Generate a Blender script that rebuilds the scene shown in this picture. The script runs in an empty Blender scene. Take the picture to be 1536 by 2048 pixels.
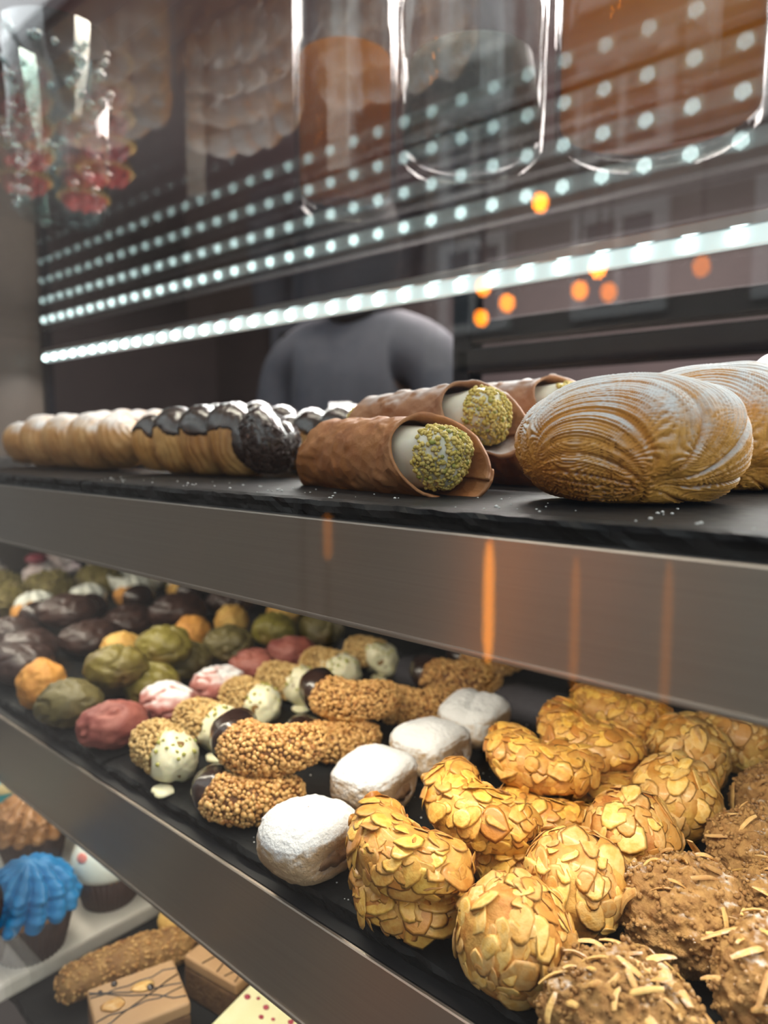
import bpy, bmesh, math, random
import numpy as np
from mathutils import Vector, Matrix, Euler

scene = bpy.context.scene
COL = scene.collection
rng = np.random.default_rng(7)
random.seed(7)
R = math.radians

# ------------------------------------------------------------------ camera
PITCH, YAW = 5.7905, 48.4956          # camera looks along -X turned towards +Y, a little down
cam_d = bpy.data.cameras.new('camera')
cam = bpy.data.objects.new('camera', cam_d); COL.objects.link(cam)
vh = Vector((-math.cos(R(YAW)), math.sin(R(YAW)), 0))
fw = vh * math.cos(R(PITCH)) + Vector((0, 0, -math.sin(R(PITCH))))
cam.rotation_euler = fw.to_track_quat('-Z', 'Y').to_euler()
cam.location = (0, 0, 0)
cam_d.sensor_fit = 'VERTICAL'; cam_d.sensor_height = 36.0
cam_d.lens = 1420.0 * 36.0 / 2048.0
cam_d.clip_start = 0.01; cam_d.clip_end = 100
cam_d.dof.use_dof = True; cam_d.dof.focus_distance = 0.335; cam_d.dof.aperture_fstop = 6.0
scene.camera = cam

# ------------------------------------------------------------------ world: overcast daylight of the street
W = bpy.data.worlds.new('world'); scene.world = W; W.use_nodes = True
bg = W.node_tree.nodes['Background']
bg.inputs[0].default_value = (0.93, 0.97, 1.0, 1); bg.inputs[1].default_value = 2.2

vs = scene.view_settings
vs.view_transform = 'Standard'; vs.look = 'None'; vs.gamma = 1.0; vs.use_curve_mapping = False
vs.exposure = 0.0
cy = scene.cycles
cy.transparent_max_bounces = 32; cy.max_bounces = 7; cy.diffuse_bounces = 3; cy.glossy_bounces = 5; cy.transmission_bounces = 6
cy.caustics_reflective = False; cy.caustics_refractive = False
cy.use_adaptive_sampling = True; cy.adaptive_threshold = .04
cy.use_denoising = True; cy.sample_clamp_indirect = 6.0

def area(name, loc, sx, sy, power, col, rot=(0, 0, 0), spread=180):
    l = bpy.data.lights.new(name, 'AREA'); l.shape = 'RECTANGLE'; l.size = sx; l.size_y = sy
    l.energy = power; l.color = col; l.spread = R(spread)
    o = bpy.data.objects.new(name, l); COL.objects.link(o); o.location = loc; o.rotation_euler = rot
    return o

# ------------------------------------------------------------------ helpers
def tag(o, label=None, cat=None, group=None, kind=None):
    if label: o['label'] = label
    if cat: o['category'] = cat
    if group: o['group'] = group
    if kind: o['kind'] = kind
    return o

def empty(name, loc=(0, 0, 0), rz=0, label=None, cat=None, group=None):
    o = bpy.data.objects.new(name, None); COL.objects.link(o)
    o.empty_display_size = 0.01
    o.location = loc; o.rotation_euler = (0, 0, rz)
    return tag(o, label, cat, group)

def mesh(name, V, Fs, smooth=True, attr=None):
    me = bpy.data.meshes.new(name)
    V = np.asarray(V, dtype=np.float32).reshape(-1, 3)
    if isinstance(Fs, np.ndarray):
        n, k = Fs.shape
        me.vertices.add(len(V)); me.vertices.foreach_set('co', V.ravel())
        me.loops.add(n * k); me.loops.foreach_set('vertex_index', Fs.astype(np.int32).ravel())
        me.polygons.add(n)
        me.polygons.foreach_set('loop_start', np.arange(0, n * k, k, dtype=np.int32))
        me.polygons.foreach_set('loop_total', np.full(n, k, dtype=np.int32))
        me.update(calc_edges=True); me.validate()
    else:
        me.from_pydata([tuple(map(float, v)) for v in V], [], [tuple(map(int, f)) for f in Fs]); me.update()
    if smooth:
        me.polygons.foreach_set('use_smooth', np.ones(len(me.polygons), dtype=bool))
    if attr is not None:
        for k, a in attr.items():
            at = me.attributes.new(k, 'FLOAT', 'POINT'); at.data.foreach_set('value', np.asarray(a, dtype=np.float32).ravel())
    return me

def ob(name, me, mat=None, parent=None, loc=(0, 0, 0), rot=(0, 0, 0)):
    o = bpy.data.objects.new(name, me); COL.objects.link(o)
    if mat is not None and len(me.materials) == 0: me.materials.append(mat)
    o.location = loc; o.rotation_euler = rot
    if parent is not None: o.parent = parent
    return o

def box_me(name, a, b, bevel=0.0, seg=2):
    bm = bmesh.new(); bmesh.ops.create_cube(bm, size=1)
    a = Vector(a); b = Vector(b); c = (a + b) / 2; s = b - a
    for v in bm.verts: v.co = Vector((v.co.x * s.x, v.co.y * s.y, v.co.z * s.z)) + c
    if bevel: bmesh.ops.bevel(bm, geom=bm.edges[:], offset=bevel, segments=seg, profile=.6, affect='EDGES')
    me = bpy.data.meshes.new(name); bm.to_mesh(me); bm.free()
    return me

def box(name, a, b, mat, parent=None, bevel=0.0, seg=2):
    return ob(name, box_me(name, a, b, bevel, seg), mat, parent)

def gridF(nv, nu, wrap=True):
    """quads for an (nv, nu) grid, nu wraps round"""
    i = np.arange(nv - 1)[:, None]; j = np.arange(nu if wrap else nu - 1)[None, :]
    j2 = (j + 1) % nu
    return np.stack([i * nu + j, i * nu + j2, (i + 1) * nu + j2, (i + 1) * nu + j], -1).reshape(-1, 4)

def _h(ix, iy, iz, s):
    h = (ix * 374761393 + iy * 668265263 + iz * 2147483647 + s * 1274126177) & 0xffffffff
    h = ((h ^ (h >> 13)) * 1274126177) & 0xffffffff
    return ((h ^ (h >> 16)) & 0xffff) / 65535.0

def vn(P, sc=1.0, seed=0):
    """value noise, about -1..1"""
    P = np.asarray(P, dtype=np.float64) * sc + seed * 17.31
    I = np.floor(P).astype(np.int64); f = P - I; f = f * f * (3 - 2 * f)
    x, y, z = I[..., 0], I[..., 1], I[..., 2]; out = 0
    for dx in (0, 1):
        for dy in (0, 1):
            for dz in (0, 1):
                w = (f[..., 0] if dx else 1 - f[..., 0]) * (f[..., 1] if dy else 1 - f[..., 1]) * (f[..., 2] if dz else 1 - f[..., 2])
                out = out + w * _h(x + dx, y + dy, z + dz, seed)
    return out * 2 - 1

def fbm(P, sc, seed=0, o=3, g=0.5):
    return sum(vn(P, sc * 2 ** k, seed + k) * g ** k for k in range(o))

def normals(P, wrap=True):
    if wrap:
        du = np.roll(P, -1, 1) - np.roll(P, 1, 1)
    else:
        du = np.gradient(P, axis=1)
    dv = np.gradient(P, axis=0)
    N = np.cross(du, dv); N /= np.linalg.norm(N, axis=-1, keepdims=True) + 1e-12
    return N

def tube(Cn, rad, nu, sx=None, sz=None, up=(0, 0, 1)):
    """rings round a centre line; rad (nv,), optional side and up scale (nv,)"""
    Cn = np.asarray(Cn, float); T = np.gradient(Cn, axis=0); T /= np.linalg.norm(T, axis=1, keepdims=True) + 1e-12
    S = np.cross(np.array(up, float)[None], T); S /= np.linalg.norm(S, axis=1, keepdims=True) + 1e-12
    U = np.cross(T, S)
    a = np.linspace(0, 2 * np.pi, nu, endpoint=False)
    rs = rad if sx is None else rad * sx; ru = rad if sz is None else rad * sz
    return Cn[:, None] + S[:, None] * (np.cos(a)[None, :, None] * np.reshape(rs, (-1, 1, 1))) + U[:, None] * (np.sin(a)[None, :, None] * np.reshape(ru, (-1, 1, 1)))

def out_fix(P):
    """make sure faces of a wrapped grid point outwards"""
    c = P.reshape(-1, 3).mean(0); N = normals(P)
    return gridF(*P.shape[:2]) if ((P - c) * N).sum(-1).mean() > 0 else gridF(*P.shape[:2])[:, ::-1]

def grid_ob(name, P, mat, parent=None, attr=None, loc=(0, 0, 0), rot=(0, 0, 0)):
    return ob(name, mesh(name, P, out_fix(P), True, attr), mat, parent, loc, rot)

def sphere_grid(nv, nu, e=1e-3):
    th = np.linspace(e, np.pi - e, nv)[:, None]; ph = np.linspace(0, 2 * np.pi, nu, endpoint=False)[None]
    return np.stack([np.sin(th) * np.cos(ph), np.sin(th) * np.sin(ph), np.cos(th) * np.ones_like(ph)], -1)

def floor_flat(P, z0, soft=0.004):
    """press the underside flat at z0"""
    z = P[..., 2]
    P[..., 2] = np.where(z < z0 + soft, z0 + soft * np.exp(np.clip((z - z0 - soft) / soft, -40, 0)) , z) - 0
    P[..., 2] = np.maximum(P[..., 2], z0)
    return P

def ico(sub=1):
    bm = bmesh.new(); bmesh.ops.create_icosphere(bm, subdivisions=sub, radius=1)
    V = np.array([v.co[:] for v in bm.verts]); Fc = np.array([[v.index for v in f.verts] for f in bm.faces]); bm.free()
    return V, Fc
ICO1 = ico(1); ICO2 = ico(2)

def rot_to(n, spin):
    """rotation matrix (3x3 numpy) taking +Z to n with a spin"""
    q = Vector((0, 0, 1)).rotation_difference(Vector(n))
    return np.array((q.to_matrix() @ Matrix.Rotation(spin, 3, 'Z')))

def scatter_mesh(name, base, pts, nrm, smin, smax, mat, parent, flat=(1, 1, 1), kind=None, smooth=False, sink=0.2, seed=0):
    """many tiny copies of one little solid joined into ONE part"""
    r = np.random.default_rng(seed); V0, F0 = base; Vs = []; Fs = []
    for k, (p, n) in enumerate(zip(pts, nrm)):
        M3 = rot_to(n, r.uniform(0, 6.28)); s = r.uniform(smin, smax)
        sc = np.array(flat) * s * r.uniform(.75, 1.25, 3)
        V = (V0 * sc) @ M3.T + p + np.array(n) * s * (flat[2] - sink)
        Vs.append(V); Fs.append(F0 + k * len(V0))
    o = ob(name, mesh(name, np.concatenate(Vs), np.concatenate(Fs), smooth), mat, parent)
    if kind: o['kind'] = kind
    return o

def pick(P, N, n, r, cond=None, mind=0.0):
    """random surface points of a grid, by area, at least mind apart"""
    du = np.roll(P, -1, 1) - P; dv = np.zeros_like(P); dv[:-1] = P[1:] - P[:-1]
    A = np.linalg.norm(np.cross(du, dv), axis=-1)
    if cond is not None: A = A * cond
    A = A.ravel(); A = A / A.sum()
    idx = r.choice(len(A), size=n * (7 if mind else 1), p=A, replace=True)
    PP = P.reshape(-1, 3)[idx] + du.reshape(-1, 3)[idx] * r.random((len(idx), 1)) + dv.reshape(-1, 3)[idx] * r.random((len(idx), 1))
    NN = N.reshape(-1, 3)[idx]
    if not mind: return PP, NN
    keep = np.empty((n, 3)); ki = []
    for i in range(len(PP)):
        k = len(ki)
        if k == 0 or ((keep[:k] - PP[i]) ** 2).sum(1).min() > mind * mind:
            keep[k] = PP[i]; ki.append(i)
            if k + 1 >= n: break
    return PP[ki], NN[ki]

# ------------------------------------------------------------------ materials
def nt(name):
    m = bpy.data.materials.new(name); m.use_nodes = True
    t = m.node_tree; b = t.nodes['Principled BSDF']
    return m, t, b
def node(t, k, **kw):
    n = t.nodes.new(k)
    for a, v in kw.items(): setattr(n, a, v)
    return n
def mixc(t, fac, a, b, mode='MIX'):
    n = node(t, 'ShaderNodeMix', data_type='RGBA', blend_type=mode)
    for i, v in ((0, fac), (6, a), (7, b)):
        if hasattr(v, 'is_output') or isinstance(v, bpy.types.NodeSocket): t.links.new(v, n.inputs[i])
        elif i == 0: n.inputs[0].default_value = v
        else: n.inputs[i].default_value = (*v, 1)
    return n.outputs[2]
def mth(t, op, a, b=None, c=None, clamp=False):
    n = node(t, 'ShaderNodeMath', operation=op, use_clamp=clamp)
    for i, v in enumerate((a, b, c)):
        if v is None: continue
        if isinstance(v, bpy.types.NodeSocket): t.links.new(v, n.inputs[i])
        else: n.inputs[i].default_value = v
    return n.outputs[0]
def noise(t, co, sc, det=3, rough=.55, dist=0.0):
    n = node(t, 'ShaderNodeTexNoise'); n.inputs['Scale'].default_value = sc; n.inputs['Detail'].default_value = det
    n.inputs['Roughness'].default_value = rough; n.inputs['Distortion'].default_value = dist
    t.links.new(co, n.inputs['Vector']); return n.outputs[0]
def rampf(t, f, lo, hi):
    n = node(t, 'ShaderNodeMapRange', interpolation_type='SMOOTHSTEP')
    n.inputs['From Min'].default_value = lo; n.inputs['From Max'].default_value = hi
    t.links.new(f, n.inputs['Value']); return n.outputs[0]

def M(name, c1, c2=None, sc=60, rough=.6, bump=0.0, bsc=200, coat=0.0, spec=.5, sss=0.0, tone=None, powder=None, objvar=0.0,
      c3=None, metal=0.0, vor=None, rim=None, odd=None):
    """general food material: c1/c2 by noise, tone attribute -> tone colour, powder = (lo, hi, noise scale, noise amount) on up-facing faces"""
    m, t, b = nt(name)
    tc = node(t, 'ShaderNodeTexCoord'); co = tc.outputs['Object']
    col = None
    if c2 is not None:
        col = mixc(t, rampf(t, noise(t, co, sc, 4), .32, .68), c1, c2)
    if c3 is not None:
        col = mixc(t, rampf(t, noise(t, co, sc * .37, 2), .52, .72), col if col else c1, c3)
    if tone is not None:
        a = node(t, 'ShaderNodeAttribute', attribute_name='tone')
        col = mixc(t, a.outputs['Fac'], col if col else c1, tone)
    if rim is not None:
        a = node(t, 'ShaderNodeAttribute', attribute_name='rim')
        col = mixc(t, a.outputs['Fac'], col if col else c1, rim)
    if objvar:
        oi = node(t, 'ShaderNodeObjectInfo')
        v = mth(t, 'MULTIPLY_ADD', oi.outputs['Random'], objvar * 2, 1 - objvar)
        hs = node(t, 'ShaderNodeHueSaturation')
        t.links.new(v, hs.inputs['Value']); hs.inputs['Saturation'].default_value = 1
        t.links.new(mth(t, 'MULTIPLY_ADD', oi.outputs['Random'], .02, .49), hs.inputs['Hue'])
        if col: t.links.new(col, hs.inputs['Color'])
        else: hs.inputs['Color'].default_value = (*c1, 1)
        col = hs.outputs[0]
        if odd is not None: col = mixc(t, rampf(t, mth(t, 'FRACT', mth(t, 'MULTIPLY', oi.outputs['Random'], 7.3)), .70, 1.0), col, odd)
    rsock = None
    if powder is not None:
        lo, hi, ps, pa = powder
        g = node(t, 'ShaderNodeNewGeometry'); sp = node(t, 'ShaderNodeSeparateXYZ'); t.links.new(g.outputs['Normal'], sp.inputs[0])
        nz = mth(t, 'MULTIPLY_ADD', mth(t, 'SUBTRACT', noise(t, co, ps, 5, .7), .5), pa, sp.outputs['Z'])
        f = rampf(t, nz, lo, hi)
        col = mixc(t, f, col if col else c1, (.80, .80, .81)); rsock = mth(t, 'MULTIPLY_ADD', f, .95 - rough, rough)
    if col: t.links.new(col, b.inputs['Base Color'])
    else: b.inputs['Base Color'].default_value = (*c1, 1)
    if rsock: t.links.new(rsock, b.inputs['Roughness'])
    else: b.inputs['Roughness'].default_value = rough
    b.inputs['Coat Weight'].default_value = coat; b.inputs['Coat Roughness'].default_value = .12
    b.inputs['Specular IOR Level'].default_value = spec; b.inputs['Metallic'].default_value = metal
    if sss:
        b.inputs['Subsurface Weight'].default_value = sss; b.inputs['Subsurface Radius'].default_value = (.006, .004, .002); b.inputs['Subsurface Scale'].default_value = .6
    if bump:
        bp = node(t, 'ShaderNodeBump'); bp.inputs['Strength'].default_value = min(1, bump); bp.inputs['Distance'].default_value = .002
        h = noise(t, co, bsc, 5, .6)
        if vor:
            vo = node(t, 'ShaderNodeTexVoronoi'); vo.inputs['Scale'].default_value = vor; t.links.new(co, vo.inputs['Vector'])
            h = mth(t, 'ADD', mth(t, 'MULTIPLY', vo.outputs[0], .9), mth(t, 'MULTIPLY', h, .5))
        t.links.new(h, bp.inputs['Height']); t.links.new(bp.outputs[0], b.inputs['Normal'])
    return m

def emit(name, col, s):
    m, t, b = nt(name); b.inputs['Base Color'].default_value = (*col, 1)
    b.inputs['Emission Color'].default_value = (*col, 1); b.inputs['Emission Strength'].default_value = s
    return m

def clear_glass(name, r0, tint=(1, 1, 1), rough=0.0, graz=1.0):
    """thin clear glass: Fresnel share of mirror reflection, the rest passes through"""
    m = bpy.data.materials.new(name); m.use_nodes = True; t = m.node_tree; t.nodes.clear()
    g = node(t, 'ShaderNodeNewGeometry'); dp = node(t, 'ShaderNodeVectorMath', operation='DOT_PRODUCT')
    t.links.new(g.outputs['Incoming'], dp.inputs[0]); t.links.new(g.outputs['Normal'], dp.inputs[1])
    c = mth(t, 'ABSOLUTE', dp.outputs['Value'])
    p = mth(t, 'POWER', mth(t, 'SUBTRACT', 1.0, c, clamp=True), 5.0)
    f = mth(t, 'MULTIPLY_ADD', p, (1 - r0) * graz, r0)
    tr = node(t, 'ShaderNodeBsdfTransparent'); tr.inputs[0].default_value = (*tint, 1)
    gl = node(t, 'ShaderNodeBsdfGlossy'); gl.inputs['Roughness'].default_value = rough
    mx = node(t, 'ShaderNodeMixShader'); t.links.new(f, mx.inputs[0]); t.links.new(tr.outputs[0], mx.inputs[1]); t.links.new(gl.outputs[0], mx.inputs[2])
    o = node(t, 'ShaderNodeOutputMaterial'); t.links.new(mx.outputs[0], o.inputs[0])
    return m

def steel_mat():
    m, t, b = nt('brushed_steel')
    tc = node(t, 'ShaderNodeTexCoord'); mp = node(t, 'ShaderNodeMapping'); mp.inputs['Scale'].default_value = (6, 200, 900)
    t.links.new(tc.outputs['Object'], mp.inputs[0])
    n = noise(t, mp.outputs[0], 1.0, 3)
    t.links.new(mixc(t, n, (.42, .355, .30), (.50, .43, .37)), b.inputs['Base Color'])
    b.inputs['Metallic'].default_value = 1; b.inputs['Roughness'].default_value = .32
    b.inputs['Anisotropic'].default_value = .96
    cv = node(t, 'ShaderNodeCombineXYZ'); cv.inputs[2].default_value = 1.0
    t.links.new(cv.outputs[0], b.inputs['Tangent'])   # wide lobe across the brush lines
    bp = node(t, 'ShaderNodeBump'); bp.inputs['Strength'].default_value = .06; bp.inputs['Distance'].default_value = .0005
    t.links.new(n, bp.inputs['Height']); t.links.new(bp.outputs[0], b.inputs['Normal'])
    return m

def slate_mat():
    m, t, b = nt('slate')
    tc = node(t, 'ShaderNodeTexCoord'); co = tc.outputs['Object']
    n1 = noise(t, co, 18, 6, .6, .6); n2 = noise(t, co, 160, 4, .6)
    t.links.new(mixc(t, n1, (.004, .0045, .005), (.016, .0165, .018)), b.inputs['Base Color'])
    t.links.new(mth(t, 'MULTIPLY_ADD', n2, .25, .38), b.inputs['Roughness'])
    b.inputs['Specular IOR Level'].default_value = .16
    bp = node(t, 'ShaderNodeBump'); bp.inputs['Strength'].default_value = .35; bp.inputs['Distance'].default_value = .002
    t.links.new(mth(t, 'ADD', n1, mth(t, 'MULTIPLY', n2, .3)), bp.inputs['Height']); t.links.new(bp.outputs[0], b.inputs['Normal'])
    return m

STEEL = steel_mat(); SLATE = slate_mat()
GLASS = clear_glass('front_glass', .04, (.97, .985, .98)); PANE = clear_glass('deck_glass', .012, (.99, .995, .995), graz=.55)   # grazing mirror share lowered so the jars show through
JARGLASS = clear_glass('jar_glass', .045, (.96, .97, .97))
TEALGLASS = clear_glass('teal_glass', .05, (.80, .90, .90))
DARKMETAL = M('dark_metal', (.012, .013, .018), rough=.35, metal=.6)
BLACK = M('black_panel', (.012, .012, .014), rough=.5)
ALU = M('aluminium', (.62, .63, .64), rough=.3, metal=1)
LEDM = emit('led_light', (.80, 1.0, .98), 7.0); LEDB = emit('led_diffuser', (.85, 1.0, 1.0), .42)
DOUGH_A = M('golden_dough', (.70, .38, .085), (.52, .22, .035), 90, .5, .5, 300, coat=.15, objvar=.08)
FLAKE = M('almond_flake', (.82, .49, .115), (.66, .31, .05), 240, .42, .25, 500, coat=.25, objvar=.22, rim=(.40, .15, .028), odd=(.55, .21, .035))
FLAKE_P = M('pale_almond_flake', (.86, .58, .22), (.72, .38, .08), 220, .45, .25, 500, coat=.2, objvar=.2, rim=(.46, .19, .04), odd=(.60, .27, .06))
DOUGH_P = M('pale_dough', (.66, .36, .09), (.48, .18, .03), 80, .55, .5, 300, objvar=.06)
CHOC = M('dark_chocolate', (.022, .010, .008), (.034, .016, .012), 40, .26, .12, 120, coat=.5)
CHOC_B = M('choc_cookie', (.030, .014, .011), (.055, .026, .020), 60, .4, .5, 160, coat=.15)
NUT = M('toasted_nut', (.76, .47, .17), (.42, .18, .04), 330, .45, .3, 500, c3=(.36, .14, .03), coat=.2)
NUTDOUGH = M('nut_dough', (.20, .08, .018), (.13, .045, .012), 120, .6, .5, 300)
SES = M('sesame_nib', (.74, .53, .23), (.44, .25, .07), 320, .5, .3, 500, c3=(.40, .22, .06))
SESDOUGH = M('sesame_dough', (.24, .13, .035), (.18, .09, .025), 120, .6, .5, 300)
CREAM = M('white_cream', (.84, .80, .67), (.80, .74, .58), 60, .4, .15, 120, sss=.25, coat=.1)
WHITECHOC = M('white_chocolate', (.80, .76, .55), (.74, .69, .45), 70, .38, .25, 160, sss=.2)
PIST = M('pistachio', (.66, .50, .09), (.74, .58, .20), 300, .6, .3, 500, c3=(.46, .40, .06))
PISTG = M('pistachio_green', (.30, .33, .05), (.46, .40, .10), 300, .55)
SUGAR = M('powder_sugar_pillow', (.42, .26, .13), (.55, .38, .22), 40, .8, .8, 420, powder=(-.12, .50, 240, 1.0))
FIG = M('fig_filling', (.12, .06, .03), (.22, .12, .06), 200, .5, .6, 300)
PINK = M('pink_cookie', (.36, .12, .085), (.25, .065, .05), 50, .55, .4, 150, objvar=.12)
PINKP = M('sugared_pink_cookie', (.50, .20, .17), (.40, .12, .10), 50, .6, .4, 150, powder=(.35, 1.05, 34, 1.2))
GREEN = M('green_cookie', (.20, .165, .028), (.12, .09, .016), 45, .5, .4, 140, objvar=.15, c3=(.17, .10, .02))
OLIVE = M('olive_cookie', (.15, .12, .04), (.10, .08, .028), 45, .5, .4, 140, c3=(.14, .09, .03))
ORANGE = M('toasted_coconut', (.72, .34, .07), (.55, .22, .035), 110, .6, .7, 240)
YELLOWC = M('yellow_biscuit', (.74, .48, .14), (.60, .32, .07), 70, .6, .5, 200)
BROWN = M('brown_cookie', (.46, .255, .085), (.30, .145, .045), 190, .75, 1.0, 420, c3=(.48, .27, .10), powder=(.92, 1.5, 75, 1.9))
SLIVER = M('almond_sliver', (.70, .45, .17), (.48, .22, .06), 120, .5, .3, 400, objvar=.2, powder=(.75, 1.5, 150, 1.6))
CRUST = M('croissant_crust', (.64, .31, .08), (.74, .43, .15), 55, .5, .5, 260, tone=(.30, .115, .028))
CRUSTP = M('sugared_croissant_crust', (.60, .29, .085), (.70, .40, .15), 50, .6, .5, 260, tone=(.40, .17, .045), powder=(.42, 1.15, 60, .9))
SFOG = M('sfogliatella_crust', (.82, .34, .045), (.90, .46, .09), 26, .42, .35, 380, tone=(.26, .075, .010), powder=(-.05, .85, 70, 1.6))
CANN = M('cannoli_shell', (.44, .18, .055), (.33, .115, .032), 60, .55, .55, 300, c3=(.47, .23, .10), vor=150)
CANND = M('cannoli_shell_dusted', (.40, .19, .09), (.33, .14, .06), 60, .6, .5, 300, c3=(.47, .26, .13), vor=150, powder=(.55, 1.25, 60, .9))

# ------------------------------------------------------------------ levels (metres, the lens is the origin)
ZA, ZB, ZC = -.0281, -.231, -.43       # top of the slate on the three shelves
YR = .225                               # plane of the steel front rails
YG = .185                               # plane of the front glass
XL, XR_ = -1.335, .36                   # ends of the case
ZFLOOR = -1.25
ZD = .176                               # underside of the glass deck

# ------------------------------------------------------------------ the room and the street
WALLM = M('mauve_wall', (.075, .06, .06), (.06, .05, .052), 2, .8)
CEILM = M('mauve_ceiling', (.46, .37, .37), (.42, .33, .33), 2, .8)
FLOORM = M('floor_tile', (.10, .085, .075), (.07, .06, .055), 3, .5)
PAVEM = M('pavement', (.075, .066, .058), (.055, .05, .045), 2, .8)
tag(box('floor', (-4.5, .2, ZFLOOR - .05), (2.5, 3.2, ZFLOOR), FLOORM), 'dark tiled shop floor', kind='structure')
tag(box('ceiling', (-4.5, .2, 1.35), (2.5, 3.2, 1.4), CEILM), 'mauve shop ceiling', kind='structure')
tag(box('wall_back', (-4.5, 3.2, ZFLOOR), (2.5, 3.3, 1.4), WALLM), 'mauve brown back wall of the shop', kind='structure')
tag(box('wall_left', (-4.6, .2, ZFLOOR), (-4.5, 3.3, 1.4), WALLM), 'brown side wall of the shop', kind='structure')
tag(box('wall_right', (2.5, .2, ZFLOOR), (2.6, 3.3, 1.4), WALLM), 'brown far side wall of the shop', kind='structure')
tag(box('ground', (-30, -14, ZFLOOR - .06), (14, .2, ZFLOOR - .01), PAVEM), 'grey pavement and street outside', kind='structure')

# unseen shop lamp: soft warm light of the room; then a deck fill
area('room_lamp_light', (-1.2, 2.0, 1.33), 1.6, .5, 90, (1, .84, .80))
area('ceiling_lamp_light', (-.45, .85, 1.33), 1.4, .3, 22, (1, .88, .74))  # unseen fill light added above the deck to brighten jars and pastries

# house across the street, seen mirrored in the glass
FAC = M('facade_stone', (.34, .30, .26), (.28, .25, .22), 1.2, .8); FACW = M('white_frame', (.80, .80, .78), rough=.5)
FACD = M('shop_front_dark', (.02, .022, .03), rough=.3); WPANE = M('window_pane', (.10, .13, .15), rough=.08)
dh = empty('street_house', (0, -9, ZFLOOR), 0, 'dark brick house added beside the stone house to block mirrored sky', 'building')  # added dark house, keeps bright sky out of the glass reflection
BRK = M('dark_brick', (.07, .05, .04), (.05, .035, .03), 3, .8)
ob('wall', box_me('wall', (-40, -1, 0), (-7.4, 0, 12.5)), BRK, dh); ob('cornice', box_me('cornice', (-40, -1, 12.5), (-7.4, .2, 12.9)), FACD, dh)
house = empty('street_house', (0, -9, ZFLOOR), 0, 'stone house with white window frames across the street', 'building')
ob('wall', box_me('wall', (-7.4, -1, 2.4), (10, 0, 10.0)), FAC, house)
ob('shop_front', box_me('shop_front', (-7.4, -1, 0), (10, .05, 2.4)), FACD, house)
wf = None
for i in range(7):
    for lv in (2.9, 4.9, 6.9):
        x = -6.4 + i * 2.3
        if wf is None:
            bm_ = [box_me('window_frame', (-.62, 0, 0), (-.48, .10, 1.35)), box_me('wp', (-.5, .02, .05), (.5, .05, 1.3))]
            bmf = bmesh.new()
            for a, b_ in (((-.65, 0, 0), (-.46, .10, 1.4)), ((.46, 0, 0), (.65, .10, 1.4)), ((-.46, 0, 1.25), (.46, .10, 1.4)), ((-.46, 0, 0), (.46, .10, .14)), ((-.05, 0, .14), (.05, .09, 1.25))):
                t_ = bmesh.new(); bmesh.ops.create_cube(t_, size=1)
                for v in t_.verts: v.co = Vector([(a[k] + b_[k]) / 2 + v.co[k] * (b_[k] - a[k]) for k in range(3)])
                tm = bpy.data.meshes.new('tmp'); t_.to_mesh(tm); t_.free(); bmf.from_mesh(tm)
            wf = bpy.data.meshes.new('window_frame'); bmf.to_mesh(wf); bmf.free(); wpn = bm_[1]
        f = ob('window_frame', wf, FACW, house, (x, .003, lv)); ob('pane', wpn, WPANE, f)
# slim bar outside on which the bulbs hang
aw = empty('bulb_bar', (0, -1.60, 1.0), 0, 'slim black bar outside the window carrying orange bulbs', 'bar')
ob('bar', box_me('bar', (-2.2, -.012, 0), (.2, .012, .024), .003), BLACK, aw)
for x_ in (-2.2, .2): ob('post', box_me('post', (x_ - .012, -.012, ZFLOOR - 1.0), (x_ + .012, .012, 0), .003), BLACK, aw)

def hanging_bulb(loc, s, label, power):
    t = empty('hanging_bulb', loc, 0, label, 'lamp', 'orange bulbs hung outside the window')
    G = sphere_grid(12, 12); G[..., 2] *= 1.25
    ob('bulb', mesh('bulb', G * s, out_fix(G)), emit('bulb_glow', (1.0, .24, .012), power), t)
    ob('socket', box_me('socket', (-s * .4, -s * .4, s * 1.1), (s * .4, s * .4, s * 2.3), s * .1), BLACK, t)
    ob('cord', box_me('cord', (-.003, -.003, s * 2.3), (.003, .003, .998 - loc[2])), BLACK, t)
for k, (x, y, z, w) in enumerate([(-1.119, -1.60, .711, 'highest of the orange bulbs mirrored in the glass'), (-1.318, -1.60, .491, 'orange bulb mirrored left, below the led row'),
        (-1.229, -1.60, .43, 'orange bulb mirrored between the two lower left bulbs'), (-1.385, -1.69, .412, 'lowest orange bulb mirrored in the glass'),
        (-.928, -1.60, .489, 'bright orange bulb mirrored right of the white windows'), (-.983, -1.60, .435, 'small orange bulb mirrored left of the dim one'),
        (-.894, -1.60, .418, 'dim orange bulb mirrored above the dark rear rail'), (-.643, -1.60, .45, 'faint orange bulb mirrored farthest right')]):
    hanging_bulb((x, y, z), .022, w, (60, 40, 34, 40, 50, 24, 12, 8)[k])
# orange glowing tubes added outside, unseen, placed to draw streaks on the brushed rails
def streak_tube(loc, h, label, power, rad=.018):
    t = empty('streak_tube', (loc[0], loc[1], ZFLOOR), 0, label, 'lamp', 'orange tubes added to streak the rails')
    z0 = loc[2] - ZFLOOR
    ob('foot', box_me('foot', (-.09, -.09, 0), (.09, .09, .02), .005), BLACK, t); ob('post', box_me('post', (-.012, -.012, .02), (.012, .012, z0), .003), BLACK, t)
    G = tube(np.stack([np.zeros(10), np.zeros(10), np.linspace(z0, z0 + h, 10)], -1), np.array([.4, .85, 1, 1, 1, 1, 1, 1, .85, .4]) * rad, 14, up=(0, 1, 0))
    ob('glow_tube', mesh('glow_tube', G, out_fix(G)), emit('tube_glow', (1.0, .30, .02), power), t)
streak_tube((-1.378, -1.75, -.80), .44, 'bright orange tube added to streak the upper steel rail', 10.0)
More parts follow.
